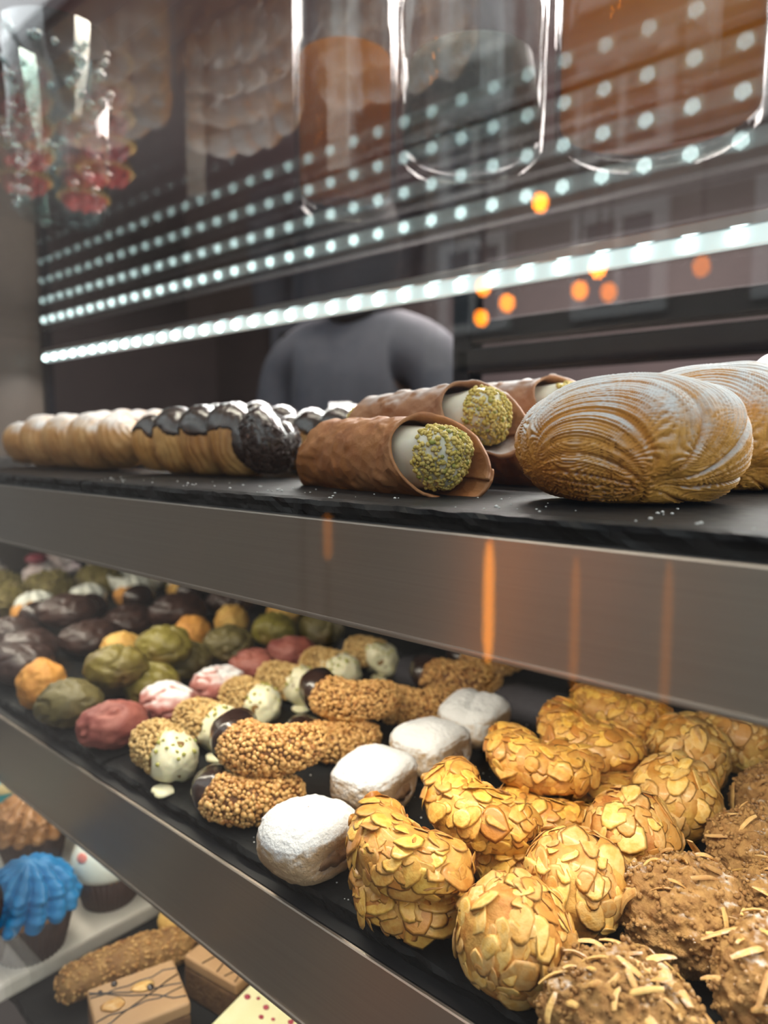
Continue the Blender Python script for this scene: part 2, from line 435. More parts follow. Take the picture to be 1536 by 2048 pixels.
streak_tube((-2.206, -1.75, -.52), .20, 'faint orange tube added to streak the far left of the rail', 1.6)
streak_tube((-1.044, -1.75, -.82), .44, 'dim orange tube added for the streak right of the bright one', 1.2, .014)
streak_tube((-.746, -1.75, -.86), .50, 'dim orange tube added for the farthest right rail streak', .9, .014)

# ------------------------------------------------------------------ the case
tag(box('display_glass', (XL, YG, -.62), (XR_ + .3, YG + .005, .60), GLASS), 'clear front glass of the pastry case', 'glass pane')
ENDM = M('end_panel', (.105, .082, .066), (.085, .066, .054), 6, .45)
ep = tag(box('case_end_panel', (XL - .03, YG + .006, -.62), (XL, .585, .55), ENDM, bevel=.002), 'brown grey end panel closing the left of the case', 'panel')
box('edge_post', (XL + .001, .57, -.62), (XL + .014, .585, .55), DARKMETAL, ep)
tag(box('case_back_panel', (XL, .70, -.62), (XR_, .71, -.075), BLACK), 'black back panel behind the lower shelves', 'panel')
def rear_rail():
    t = empty('rear_door_rail', (0, .72, .08), 0, 'dark navy rail of the sliding doors behind the pastries', 'rail')
    ob('rail', box_me('rail', (-.52, 0, 0), (XR_ + .2, .03, .03), .003), DARKMETAL, t)
    ob('upper_rail', box_me('upper_rail', (-.52, .004, .036), (XR_ + .2, .03, .062), .003), DARKMETAL, t)
    ob('door_stile', box_me('door_stile', (-.525, .0, -.12), (-.50, .03, .10), .003), DARKMETAL, t)
rear_rail()

def shelf(name, zt, h, zboard, label):
    t = empty(name, (0, 0, 0), 0, label, 'shelf')
    ob('board', box_me('board', (XL + .016, YR + .003, zboard - .012), (XR_, .70, zboard)), BLACK, t)
    r = ob('front_rail', box_me('front_rail', (XL + .002, YR, zt - h), (XR_, YR + .0025, zt), .0006, 1), STEEL, t)
    ob('lip', box_me('lip', (XL + .002, YR - .0012, zt - h - .0012), (XR_, YR + .012, zt - h + .0012), .0008), STEEL, r)
    return t
shelf('display_shelf', -.0365, .0462, -.0366, 'upper display shelf with brushed steel front rail')
shelf('display_shelf', -.2394, .060, -.2395, 'middle display shelf with steel rail under the small cookies')
shelf('display_shelf', -.4395, .05, -.4396, 'bottom display shelf carrying cupcakes and bars')

def slate(name, x0, x1, y0, y1, zt, th, label):
    nx = int((x1 - x0) / .004); ny = 8
    # ragged outline, chipped front edge, a closed thin slab
    xs = np.linspace(x0, x1, nx); T = []; 
    prof = [(0, 1.0), (.0, .0)]
    rows = []
    for (dy, zz, rag) in ((.006, zt, .0012), (.0015, zt - .0008, .0014), (0, zt - th * .35, .0022), (.001, zt - th * .7, .0022), (.002, zt - th, .001)):
        P = np.stack([xs, np.full(nx, y0 + dy), np.full(nx, zz)], -1)
        n = fbm(P * np.array([1, 1, 3]), 70, 3, 4)
        P[:, 1] += n * rag + rag * .6; P[:, 2] += (fbm(P, 160, 9, 2) * .0004 if zz < zt else 0)
        rows.append(P)
    rows.insert(0, np.stack([xs, np.full(nx, y1), np.full(nx, zt)], -1))
    rows.append(np.stack([xs, np.full(nx, y1), np.full(nx, zt - th)], -1))
    P = np.stack(rows, 0)                     # (7, nx, 3): strip wraps the slab
    n7 = len(rows); Fq = gridF(nx, n7, True); V = np.transpose(P, (1, 0, 2)).reshape(-1, 3)
    faces = [tuple(f) for f in Fq] + [tuple(range(n7))[::-1], tuple(range((nx - 1) * n7, nx * n7))]
    me = mesh(name, V, faces, False)
    bm = bmesh.new(); bm.from_mesh(me); bmesh.ops.recalc_face_normals(bm, faces=bm.faces[:]); bm.to_mesh(me); bm.free()
    return tag(ob(name, me, SLATE), label, 'slate board')
slate('slate_board', -.49, .34, .232, .66, ZA, .0084, 'black slate board under the cannoli and shell pastries')
slate('slate_board', -1.32, -.495, .232, .66, ZA, .0084, 'black slate board under the sugared croissants')
slate('slate_board', -.475, .34, .233, .66, ZB, .0084, 'black slate board under the almond and sugared cookies')
slate('slate_board', -1.32, -.48, .233, .66, ZB, .0084, 'black slate board under the pink and green cookies')
slate('slate_board', -1.2, .30, .19, .66, ZC, .0094, 'black slate board on the bottom shelf')

# ---- glass deck above the case: a pack of panes that mirrors the led row several times over
deck = empty('glass_deck', (0, 0, ZD), 0, 'glass top of the case mirroring the led row', 'glass deck')
for k in range(4):
    ob('pane', box_me('pane', (XL + .016, YG + .006, k * .0165), (XR_ + .3, .74, k * .0165 + .0008)), PANE, deck)
ZT = ZD + 4 * .0165 + .0035            # where the jars stand

def led_strip(name, y, z, x0, x1, label, step=.0342, r=.0068, power=10, col=(.86, 1.0, .98), tilt=0, wd=.02, spread=150):
    t = empty(name, (0, y, z), 0, label, 'led strip')
    ch = bmesh.new()
    ob('channel', box_me('channel', (x0 - .01, -.004, .0035), (x1 + .01, .010, .012), .0006, 1), ALU, t)
    ob('diffuser', box_me('diffuser', (x0, -.003, -.0105), (x1, .003, .0034), .0008, 1), LEDB, t)
    n = int((x1 - x0) / step) + 1
    V, Fc = ICO1; me = mesh('led_bead', V * np.array([r, r, r * .9]), Fc); me.materials.append(LEDM)
    for k in range(n): ob('led_bead', me, None, t, (x0 + k * step, -.0026, -.0032))
    a = area(name + '_light', (0, 0, 0), x1 - x0, wd, power, col, (tilt, 0, 0), spread)
    a.parent = t; a.location = ((x0 + x1) / 2, .0, -.0125)
    return t
led_strip('led_strip', .56, .147, -1.287, .33, 'long white led strip under the glass deck', power=7, col=(1, .97, .93), tilt=R(-14), wd=.012, spread=140)
def under_light(y, z, label, power, col, tilt):
    t = empty('shelf_light', (0, y, z), 0, label, 'led strip')
    ob('housing', box_me('housing', (XL + .02, -.008, .002), (XR_ - .02, .008, .010), .001), ALU, t)
    a = area('shelf_light_lamp', (0, 0, 0), XR_ - XL - .06, .012, power, col, (tilt, 0, 0), 160)
    a.parent = t; a.location = ((XL + XR_) / 2, 0, 0)
under_light(.262, -.060, 'slim light under the upper shelf behind its rail', 3.0, (1, .90, .74), R(14))
under_light(.262, -.2640, 'slim light under the middle shelf behind its rail', 1.7, (1, .91, .78), R(10))

# ================================================================== pastries: builders (origin at the middle of the base, z = 0 on the slate)
def flake_mesh(k):
    r = np.random.default_rng(50 + k); n = 12
    a = np.linspace(0, 2 * np.pi, n, endpoint=False)
    L, Wd = .0086, .0057 * (.85 + .3 * r.random())
    x = np.cos(a) * L * (1 + .06 * r.standard_normal(n)); y = np.sin(a) * Wd * (1 - .22 * np.cos(a)) * (1 + .07 * r.standard_normal(n))
    if k == 3: x = np.clip(x, -L, L * .35)                  # a broken one
    bend = -(.10 + .12 * r.random())
    def z(px, py): return bend * (px ** 2 + .6 * py ** 2) / L
    rim = np.stack([x, y, z(x, y)], -1); mid = np.stack([x * .8, y * .8, z(x * .8, y * .8) + .0003], -1)
    V = np.concatenate([rim, mid, [[0, 0, .0004]], [[0, 0, -.0003]]]); Fs = []
    for i in range(n):
        j = (i + 1) % n
        Fs += [(i, j, n + j, n + i), (n + i, n + j, 2 * n), (j, i, 2 * n + 1)]
    att = np.concatenate([np.ones(n), np.full(n, .28), [0.0], [.3]])
    return mesh('almond_flake', V, Fs, True, {'rim': att * .38})
FL = [flake_mesh(k) for k in range(4)]; FLP = [m.copy() for m in FL]
for m_ in FL: m_.materials.append(FLAKE)
for m_ in FLP: m_.materials.append(FLAKE_P)

def add_flakes(parent, pts, nrm, r, lib, tilt=.22, smin=.8, smax=1.15, lift=.0004, downhill=None):
    for p, n in zip(pts, nrm):
        n = n + r.standard_normal(3) * tilt; n /= np.linalg.norm(n)
        spin = r.uniform(0, 6.28)
        M3 = Matrix(rot_to(n, spin).tolist())
        if downhill is not None:                             # shingled: long axis runs down the side
            dwn = np.array([0, 0, -1.0]) - n * (-n[2]); l = np.linalg.norm(dwn)
            if l > .25:
                x = dwn / l; x = x + r.standard_normal(3) * downhill; x -= n * (x @ n); x /= np.linalg.norm(x)
                y = np.cross(n, x); M3 = Matrix(np.stack([x, y, n], -1).tolist())
        o = bpy.data.objects.new('almond_flake', lib[int(r.choice(4, p=[.28, .26, .23, .23]))]); COL.objects.link(o)
        s = r.uniform(smin, smax)
        mw = M3.to_4x4() @ Matrix.Diagonal((s * r.uniform(.85, 1.15), s * r.uniform(.8, 1.15), s, 1))
        mw.translation = Vector(p + n * lift)
        o.parent = parent; o.matrix_local = mw

def crescent_P(Rc, r0, span, nv, nu, seed, rough=.0012, flat=.9, taper=.75):
    s = np.linspace(0, 1, nv); s = .5 - .5 * np.cos(np.pi * s) * (1 - .0)      # denser at the ends
    a = R(270) + (s - .5) * R(span)
    Cn = np.stack([Rc * np.cos(a), Rc * np.sin(a) + Rc * .72, np.full(nv, r0 * flat * .92)], -1)
    q = np.abs(2 * s - 1)
    rad = r0 * np.sqrt(np.clip(1 - q ** 5.5, 1e-4, 1)) * (1 - (1 - taper) * q ** 2)
    P = tube(Cn, rad, nu, None, np.full(nv, flat)); N = normals(P)
    sg = 1 if ((P - Cn[:, None]) * N).sum(-1).mean() > 0 else -1
    P = P + (P - Cn[:, None]) / (r0) * (fbm(P, 110, seed, 3) * rough)[..., None]
    P = floor_flat(P, 0, .003)
    return P, normals(P) * sg, Cn, s

def almond_crescent(loc, rz, label, seed, tilt=(0, 0), size=1.0, nfl=110):
    r = np.random.default_rng(seed)
    P, N, Cn, s = crescent_P(.0215 * size, .0158 * size, 200, 48, 32, seed, .0018, .88)
    o = grid_ob('almond_crescent', P, DOUGH_A, loc=loc, rot=(tilt[0], tilt[1], rz))
    tag(o, label, 'cookie', 'almond crescents on the middle shelf')
    pts, nn = pick(P, N, nfl, r, (N[..., 2] > -.35).astype(float), .0036)
    add_flakes(o, pts, nn, r, FL, .11, .5, 1.12, .0001)
    return o

def almond_ball(loc, rz, label, seed, size=1.0, nfl=130):
    r = np.random.default_rng(seed)
    G = sphere_grid(40, 48); P = G * np.array([.0245, .0245, .0235]) * size
    P[..., 2] += .020 * size; P *= 1 + .035 * fbm(G, 3, seed, 3)[..., None]
    P = floor_flat(P, 0, .003)
    N = normals(P); c = np.array([0, 0, .02]); N *= np.sign(((P - c) * N).sum(-1).mean())
    o = grid_ob('almond_ball', P, DOUGH_P, loc=loc, rot=(0, 0, rz)); tag(o, label, 'cookie', 'almond balls on the middle shelf')
    pts, nn = pick(P, N, nfl, r, (N[..., 2] > -.55).astype(float), .0036)
    add_flakes(o, pts, nn, r, FLP, .13, .48, 1.12, .0002, .55)
    return o

def sliver_mesh(k):
    r = np.random.default_rng(80 + k); L = .0068 * r.uniform(.5, 1.25)
    n = 6; xs = np.linspace(-L, L, n); Cn = np.stack([xs, .0012 * np.sin(xs / L * 1.6 + k), .0012 * np.cos(xs / L * 1.4)], -1)
    P = tube(Cn, np.array([.7, .9, 1, .95, .9, .6]) * .0010, 6, np.full(n, r.uniform(1.3, 2.4)), np.full(n, .6))
    Fs = [tuple(f) for f in out_fix(P)] + [tuple(range(6)), tuple(range((n - 1) * 6, n * 6))[::-1]]
    return mesh('almond_sliver', P, Fs, False)
SV = [sliver_mesh(k) for k in range(4)]
for m_ in SV: m_.materials.append(SLIVER)

def brown_cookie(loc, rz, label, seed, sx=.030, sy=.026, sz=.021, nsl=26, tilt=(0, 0)):
    r = np.random.default_rng(seed); G = sphere_grid(110, 150)
    P = G * np.array([sx, sy, sz]); P[..., 2] += sz * .82
    d = fbm(P, 60, seed, 2) * .0024 + fbm(P, 280, seed + 5, 3) * .0019
    P = P + G * d[..., None]; P = floor_flat(P, 0, .003); N = normals(P)
    N *= np.sign(((P - [0, 0, sz * .8]) * N).sum(-1).mean())
    o = grid_ob('brown_almond_cookie', P, BROWN, loc=loc, rot=(tilt[0], tilt[1], rz)); tag(o, label, 'cookie', 'brown cookies with almond slivers')
    pts, nn = pick(P, N, nsl, r, np.clip(N[..., 2] - .25, 0, 1), .0055)
    for p, n in zip(pts, nn):
        n = n + r.standard_normal(3) * .18; n /= np.linalg.norm(n)
        s = bpy.data.objects.new('almond_sliver', SV[int(r.integers(4))]); COL.objects.link(s)
        mw = Matrix(rot_to(n, r.uniform(0, 6.28)).tolist()).to_4x4() @ Matrix.Diagonal((*(r.uniform(.75, 1.2, 3)), 1)); mw.translation = Vector(p + n * .0002)
        s.parent = o; s.matrix_local = mw
    cr, cn = pick(P, N, 420, r, (N[..., 2] > -.3).astype(float))
    scatter_mesh('crumb_crust', ICO1, cr, cn, .0006, .0014, BROWN, o, kind='stuff', seed=seed)
    return o

def sugar_pillow(loc, rz, label, seed, hx=.0235, hy=.0265, hz=.0175):
    r = np.random.default_rng(seed); G = sphere_grid(72, 96); e = .60
    P = np.sign(G) * np.abs(G) ** e; P = P / np.maximum(1, np.linalg.norm(P, axis=-1, keepdims=True) / 1.32)
    P = P * np.array([hx, hy, hz]); P[..., 2] *= 1 - .20 * (np.abs(P[..., 1]) / hy) ** 2
    P[..., 2] += hz
    d = fbm(P, 45, seed, 2) * .0022 + fbm(P, 420, seed + 3, 3) * .00045
    P = P + G * d[..., None]
    # cut end where the filling shows: pressed in at +X
    q = np.clip((P[..., 0] - hx * .72) / (hx * .4), 0, 1); w = np.exp(-((P[..., 1] / (hy * .55)) ** 2 + ((P[..., 2] - hz * .85) / (hz * .5)) ** 2))
    P[..., 0] -= q * w * .0045
    # a pinch line across the top
    P[..., 2] -= .0016 * np.exp(-((P[..., 0] + .2 * P[..., 1]) / .003) ** 2) * (P[..., 2] > hz) * (seed % 2)
    P = floor_flat(P, 0, .002)
    o = grid_ob('sugar_pillow', P, SUGAR, loc=loc, rot=(0, 0, rz)); tag(o, label, 'pastry', 'powdered sugar pillows')
    Q = sphere_grid(14, 20) * np.array([.0035, hy * .40, hz * .26]); Q = Q * (1 + .35 * fbm(Q, 300, seed, 2)[..., None])
    grid_ob('fig_filling', Q, FIG, o, loc=(hx * 1.0 - .0032, 0, hz * .82))
    return o

def nut_crescent(loc, rz, label, seed, tilt=(0, 0), size=1.0, far=False, both=False):
    r = np.random.default_rng(seed); t = empty('nut_crescent', loc, 0, label, 'cookie', 'nut crescents dipped in chocolate')
    t.rotation_euler = (tilt[0], tilt[1], rz)
    P, N, Cn, s = crescent_P(.023 * size, .0125 * size, 200, 48, 28, seed, .0010, .9, .7)
    grid_ob('dough', P, NUTDOUGH, t)
    cut = .40
    body = np.broadcast_to((s > cut - .02)[:, None], N.shape[:2])
    pts, nn = pick(P, N, 460, r, ((N[..., 2] > -.6) & body).astype(float), .0021)
    scatter_mesh('chopped_nuts', ICO1, pts, nn, .0014, .0026, NUT, t, (1, .9, .7), 'stuff', seed=seed)
    k = s < cut + .03
    Q = P[k] + N[k] * .0016; wob = .0005 * vn(Q, 160, seed); Q = Q + N[k] * wob[..., None]
    Q[-2:] = P[k][-2:] - N[k][-2:] * .001
    Q[..., 2] = np.maximum(Q[..., 2], .0004)
    grid_ob('chocolate_tip', Q, CHOC, t)
    return t

def sesame_finger(loc, rz, label, seed, far=False):
    r = np.random.default_rng(seed); t = empty('sesame_finger', loc, rz, label, 'cookie', 'sesame fingers with white chocolate tips'); t.scale = (1.12,) * 3
    nv = 40; s = .5 - .5 * np.cos(np.linspace(0, np.pi, nv)); x = (s - .5) * .058; q = np.abs(2 * s - 1)
    Cn = np.stack([x, .003 * np.sin(s * 3), np.full(nv, .0138)], -1)
    P = tube(Cn, .0140 * np.sqrt(np.clip(1 - q ** 4, 1e-4, 1)), 30, None, np.full(nv, .95)); N = normals(P)
    N *= np.sign(((P - Cn[:, None]) * N).sum(-1).mean())
    P = P + N * (fbm(P, 90, seed, 2) * .001)[..., None]; P = floor_flat(P, 0, .003)
    grid_ob('dough', P, SESDOUGH, t)
    cut = .62 + .03 * (r.random() - .5)
    b = np.broadcast_to((s < cut + .03)[:, None], N.shape[:2])
    pts, nn = pick(P, N, 330, r, ((N[..., 2] > -.6) & b).astype(float), .0022)
    scatter_mesh('sesame_coat', ICO1, pts, nn, .0015, .0023, SES, t, (1.1, .85, .75), 'stuff', seed=seed)
    # white chocolate coat with a wavy edge and a drip
    k = np.where(s > cut - .12)[0]; Q = P[k].copy(); NN = N[k]; ang = np.linspace(0, 2 * np.pi, Q.shape[1], endpoint=False)
    edge = cut + .06 * np.sin(ang * 3 + seed) + .035 * np.sin(ang * 7 + seed * 2)
    on = np.clip((s[k][:, None] - edge[None]) / .03, 0, 1)
    Q = Q + NN * ((on * .0026 - .0012) + .0022 * fbm(Q, 110, seed, 3) * on)[..., None]
    Q[..., 2] = np.maximum(Q[..., 2], .0005)
    w = grid_ob('white_chocolate_tip', Q, WHITECHOC, t)
    D = sphere_grid(12, 16) * np.array([.008, .006, .0022]); D *= 1 + .2 * fbm(D, 200, seed, 2)[..., None]
    grid_ob('drip', D, WHITECHOC, w, loc=(.024, -.010, .0012))
    pt, pn = pick(Q, NN, 18, r, ((NN[..., 2] > .3) & (on > .8)).astype(float), .002)
    scatter_mesh('pistachio_bits', ICO1, pt, pn, .0007, .0018, PISTG, t, (1.2, .9, .6), 'stuff', seed=seed)
    return t

def soft_cookie(name, loc, rz, label, seed, mat, group, sx=.026, sy=.021, sz=.0175, crack=.0030, rough=.0013, cat='cookie', tilt=(0, 0)):
    """wrinkled soft cookie with a few creases"""
    G = sphere_grid(44, 60); P = G * np.array([sx, sy, sz]); P[..., 2] += sz * .88
    d = fbm(P, 40, seed, 2) * .0016 + fbm(P, 170, seed + 4, 2) * rough
    c = np.abs(vn(P * np.array([1, 1.6, 1.2]), 55, seed + 9)); d -= crack * np.exp(-(c / .075) ** 2)
    P = P + G * d[..., None]; P = floor_flat(P, 0, .003)
    o = grid_ob(name, P, mat, loc=loc, rot=(tilt[0], tilt[1], rz)); return tag(o, label, cat, group)

def croissant(name, loc, rz, label, seed, L=.17, w=.033, h=.055, lobes=5, mat=None, choc=False, group=None):
    """log of rolled pastry with overlapping bulges; choc: dark glaze over the top and one dipped end"""
    r = np.random.default_rng(seed); t = empty(name, loc, rz, label, 'pastry', group)
    nv, nu = 170, 90; s = np.linspace(0.0, 1, nv); q = np.abs(2 * s - 1)
    env = np.sqrt(np.clip(1 - q ** 5, 2e-4, 1)) * (1 - .10 * q ** 2)
    Cn = np.stack([(s - .5) * L, .004 * np.sin(s * 5 + seed), np.full(nv, h * .47)], -1)
    ang = np.linspace(0, 2 * np.pi, nu, endpoint=False)
    P = tube(Cn, np.ones(nv), nu); dirv = P - Cn[:, None]
    # overlapping rolls, slanting round the log
    ph = s[:, None] * lobes + .28 * np.cos(ang)[None] + .10 * np.sin(ang)[None] * 2 + .05 * np.sin(2 * ang + seed)[None] + .12 * vn(np.stack([np.broadcast_to(s[:, None] * 9, (nv, nu)), np.cos(ang)[None] * np.ones((nv, 1)), np.sin(ang)[None] * np.ones((nv, 1))], -1), 1, seed)
    fr = ph - np.floor(ph); bul = np.sin(np.pi * np.clip(fr, 0, 1) ** .8) ** .8
    rad = env[:, None] * (.72 + .28 * bul) * (1 + .07 * (_h(np.floor(ph).astype(np.int64), 0, 1, seed) - .5)) * (1 + .03 * np.sin(3 * ang + seed)[None])
    P = Cn[:, None] + dirv * rad[..., None] * np.array([0, w, h * .53])
    lay = np.sin(fr * 42 + 3 * vn(P, 60, seed)); 
    N = normals(P); N *= np.sign(((P - Cn[:, None]) * N).sum(-1).mean())
    P = P + N * (.0005 * lay + .0009 * fbm(P, 70, seed, 3))[..., None]
    P = floor_flat(P, 0, .004)
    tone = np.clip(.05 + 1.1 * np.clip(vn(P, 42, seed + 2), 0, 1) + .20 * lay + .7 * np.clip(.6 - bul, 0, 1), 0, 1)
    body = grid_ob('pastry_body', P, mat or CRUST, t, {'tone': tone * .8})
    if choc:
        u = np.sin(ang)[None] * np.ones((nv, 1))                      # -1 bottom .. 1 top
        edge = .26 + .09 * np.sin(ph * 2 * np.pi) + .20 * vn(P, 75, seed + 8) - 2.6 * np.clip((s[:, None] - .80) / .08, 0, 1)
        on = np.clip((u - edge) / .10, 0, 1)
        N2 = normals(P); N2 *= np.sign(((P - Cn[:, None]) * N2).sum(-1).mean())
        # smoother than the pastry below it
        Ps = Cn[:, None] + dirv * (env[:, None] * (.72 + .30 * np.sin(np.clip(fr, 0, 1) ** .8 * np.pi) ** .8))[..., None] * np.array([0, w, h * .53])
        Q = P * .45 + Ps * .55
        Q = Q + N2 * ((on * .0034 - .0016))[..., None] + (1 - on)[..., None] * (P - N2 * .0018 - Q)
        Q[..., 2] = np.maximum(Q[..., 2], .0003)
        grid_ob('chocolate_glaze', Q, CHOC, t)
        pts, nn = pick(Q, N2, 420, r, ((s[:, None] > .84) & (u < .75) & (on > .9)).astype(float) * np.ones((nv, nu)))
        scatter_mesh('chocolate_sprinkles', ICO1, pts, nn, .0010, .0014, CHOC_B, t, (2.6, .55, .55), 'stuff', seed=seed)
    return t

def cannolo(loc, rot, label, seed, L=.135, r0=.0178, dust=False, slant=.034):
    r = np.random.default_rng(seed); t = empty('cannolo', loc, 0, label, 'pastry', 'cannoli with pistachio ends'); t.rotation_euler = rot
    # shell: sheet rolled once and a bit over, oblique ends; axis X, slightly fat in the middle
    nu, nv = 110, 90; a = np.linspace(-R(35), R(345), nu)          # overlaps itself a little
    s = np.linspace(0, 1, nv)[:, None]; aa = a[None]
    trim = slant * (.5 - .5 * np.cos(aa - R(318)))                   # how far each end is cut back round the roll
    tl = slant * .75 * (.5 - .5 * np.cos(aa - R(290)))
    x = -L / 2 + tl + s * (L - tl - trim)
    rr = r0 * (1 + .05 * np.cos(x / L * 4)) + .0022 * (aa + R(35)) / R(380) + .0018 * np.clip((s - .9) / .1, 0, 1) ** 2 + .0012 * np.clip((.1 - s) / .1, 0, 1) ** 2
    def surf(off):
        Y = (rr + off) * np.cos(aa); Z = (rr + off) * np.sin(aa)
        P = np.stack([x, Y, Z + r0 + .003], -1)
        Nn = np.stack([np.zeros_like(x), np.cos(aa) * np.ones_like(x), np.sin(aa) * np.ones_like(x)], -1)
        vo = fbm(P, 80, seed, 2) * .0009
        bl = np.clip(vn(P, 170, seed + 3) - .30, 0, .35) * .0030 if off > 0 else 0
        return P + Nn * (vo + bl)[..., None]
    Po, Pi = surf(.0017), surf(0.0)
    n = nv * nu; Fo = gridF(nv, nu, False); Fi = gridF(nv, nu, False)[:, ::-1] + n
    rim = []
    for i in range(nv - 1):
        for j in (0, nu - 1):
            f = (i * nu + j, (i + 1) * nu + j, n + (i + 1) * nu + j, n + i * nu + j); rim.append(f if j else f[::-1])
    for j in range(nu - 1):
        for i in (0, nv - 1):
            f = (i * nu + j, i * nu + j + 1, n + i * nu + j + 1, n + i * nu + j); rim.append(f[::-1] if i else f)
    me = mesh('shell', np.concatenate([Po.reshape(-1, 3), Pi.reshape(-1, 3)]), np.concatenate([Fo, Fi, np.array(rim)]))
    bm = bmesh.new(); bm.from_mesh(me); bmesh.ops.recalc_face_normals(bm, faces=bm.faces[:]); bm.to_mesh(me); bm.free()
    ob('shell', me, CANND if dust else CANN, t)
    # ricotta filling, bulging at both ends
    nv2, nu2 = 60, 44; s2 = .5 - .5 * np.cos(np.linspace(0, np.pi, nv2)); q = np.abs(2 * s2 - 1)
    Lc = L * .93; Cn = np.stack([(s2 - .5) * Lc, np.zeros(nv2), np.full(nv2, r0 + .003)], -1)
    rad = (r0 - .0015) * np.sqrt(np.clip(1 - q ** 12, 1e-4, 1)); C_ = tube(Cn, rad, nu2)
    N = normals(C_); N *= np.sign(((C_ - Cn[:, None]) * N).sum(-1).mean())
    C_ = C_ + N * (fbm(C_, 75, seed + 1, 2) * .0016)[..., None]
    f = grid_ob('ricotta_cream', C_, CREAM, t)
    for sd in (-1, 1):
        cond = (np.abs(s2 - (0 if sd < 0 else 1)) < .14)[:, None] & (N[..., 0] * sd > .03 + .25 * (vn(C_, 120, seed) > .35))
        pts, nn = pick(C_, N, 620, r, cond.astype(float))
        m = scatter_mesh('pistachio_crumbs', ICO1, pts, nn, .0007, .0016, PIST, t, (1, .9, .7), 'stuff', seed=seed + sd)
        pts, nn = pick(C_, N, 30, r, cond.astype(float))
        scatter_mesh('pistachio_bits', ICO1, pts, nn, .0010, .0019, PISTG, t, (1, .9, .6), 'stuff', seed=seed + sd + 5)
    return t

def sfogliatella(loc, rz, label, seed, sx=.0505, sy=.037, sz=.0305, poleA=(-.98, -.35, -.35), poleB=(.10, -1.0, -.62), n=84, tilt=(0, 0), amp=.0013):
    """shell pastry: thin leaves all running from one end to the curled nose in front"""
    G = sphere_grid(230, 330); e = np.array([sx, sy, sz])
    GG_ = np.sign(G) * np.abs(G) ** .86; GG_ /= np.maximum(1, np.linalg.norm(GG_, axis=-1, keepdims=True) / 1.1)
    P = GG_ * e; P[..., 2] *= 1 + .10 * G[..., 0]; P[..., 1] *= 1 - .10 * G[..., 0]
    A = np.array(poleA) * e; B = np.array(poleB) * e; ax = (B - A) / np.linalg.norm(B - A)
    up = np.array([0, 0, 1.0]); up = up - ax * (up @ ax); up /= np.linalg.norm(up); side = np.cross(ax, up)
    v = P - A; f = np.arctan2(v @ side, v @ up)
    wob = .035 * vn(P, 26, seed) + .010 * vn(P, 70, seed + 1)
    ph = (f + wob) / np.pi * n; fr = ph - np.floor(ph); leaf = np.floor(ph).astype(np.int64)
    rnd = _h(leaf, leaf * 0 + 3, leaf * 0 + seed, 5)
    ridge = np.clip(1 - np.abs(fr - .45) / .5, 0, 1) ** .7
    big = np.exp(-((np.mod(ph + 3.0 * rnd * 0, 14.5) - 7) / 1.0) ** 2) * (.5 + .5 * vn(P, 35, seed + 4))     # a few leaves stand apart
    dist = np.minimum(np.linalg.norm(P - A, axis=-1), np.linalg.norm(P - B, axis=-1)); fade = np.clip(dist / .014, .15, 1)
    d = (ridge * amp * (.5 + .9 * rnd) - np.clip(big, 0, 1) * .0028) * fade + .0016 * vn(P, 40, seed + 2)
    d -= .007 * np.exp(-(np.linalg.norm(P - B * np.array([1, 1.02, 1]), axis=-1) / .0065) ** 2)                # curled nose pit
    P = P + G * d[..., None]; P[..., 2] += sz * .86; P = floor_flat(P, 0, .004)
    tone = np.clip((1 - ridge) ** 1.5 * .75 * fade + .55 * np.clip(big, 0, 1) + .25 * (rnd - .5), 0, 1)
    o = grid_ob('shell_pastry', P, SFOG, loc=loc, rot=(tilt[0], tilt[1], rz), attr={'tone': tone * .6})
    return tag(o, label, 'pastry', 'sugared shell pastries')

# ================================================================== upper shelf
sfogliatella((-.131, .318, ZA), R(42), 'golden shell pastry nearest the glass, curled nose in front', 11)
sfogliatella((-.128, .425, ZA), R(48), 'sugared shell pastry leaning behind the front shell pastry', 12, sx=.052, sy=.040, sz=.0375)
sfogliatella((-.100, .555, ZA), R(70), 'ribbed shell pastry farthest right at the back', 13, sx=.058, sy=.048, sz=.049, n=44, amp=.0020)

cannolo((-.266, .297, ZA - .0015), (0, 0, R(-10)), 'front cannolo lying on the slate, open end with pistachio', 21)
cannolo((-.250, .398, ZA - .0015), (0, 0, R(-6)), 'cannolo behind the front one, half hidden under another', 22)
cannolo((-.278, .352, ZA + .018), (0, R(-3), R(-5)), 'dusted cannolo stacked on the others, left of the shell pastries', 23, dust=True)
cannolo((-.268, .428, ZA + .026), (0, R(-3), R(4)), 'hindmost stacked cannolo with its pistachio end showing', 24, dust=True)

croissant('sugared_croissant', (-.700, .325, ZA), R(3), 'sugar dusted rolled croissant at the far left front', 31, L=.25, mat=CRUSTP, group='sugared croissants')
croissant('chocolate_croissant', (-.486, .338, ZA), R(9), 'front chocolate glazed croissant with sprinkled dark end', 32, L=.172, choc=True, group='chocolate croissants')
croissant('chocolate_croissant', (-.412, .425, ZA), R(6), 'chocolate glazed croissant between the front one and the cannoli', 33, L=.17, choc=True, group='chocolate croissants')
croissant('chocolate_croissant', (-.560, .430, ZA), R(5), 'second row chocolate croissant, only glossy ridges showing', 34, L=.15, h=.062, choc=True, group='chocolate croissants')
croissant('sugared_croissant', (-.455, .525, ZA), R(4), 'back row sugared croissant behind the chocolate ones', 35, L=.17, h=.064, mat=CRUSTP, group='sugared croissants')
croissant('sugared_croissant', (-.745, .405, ZA), R(2), 'second row sugared croissant mirrored in the glass deck', 36, L=.18, h=.062, mat=CRUSTP, group='sugared croissants')
croissant('sugared_croissant', (-.655, .510, ZA), R(4), 'back row sugared croissant left of the price card', 37, L=.17, h=.062, mat=CRUSTP, group='sugared croissants')

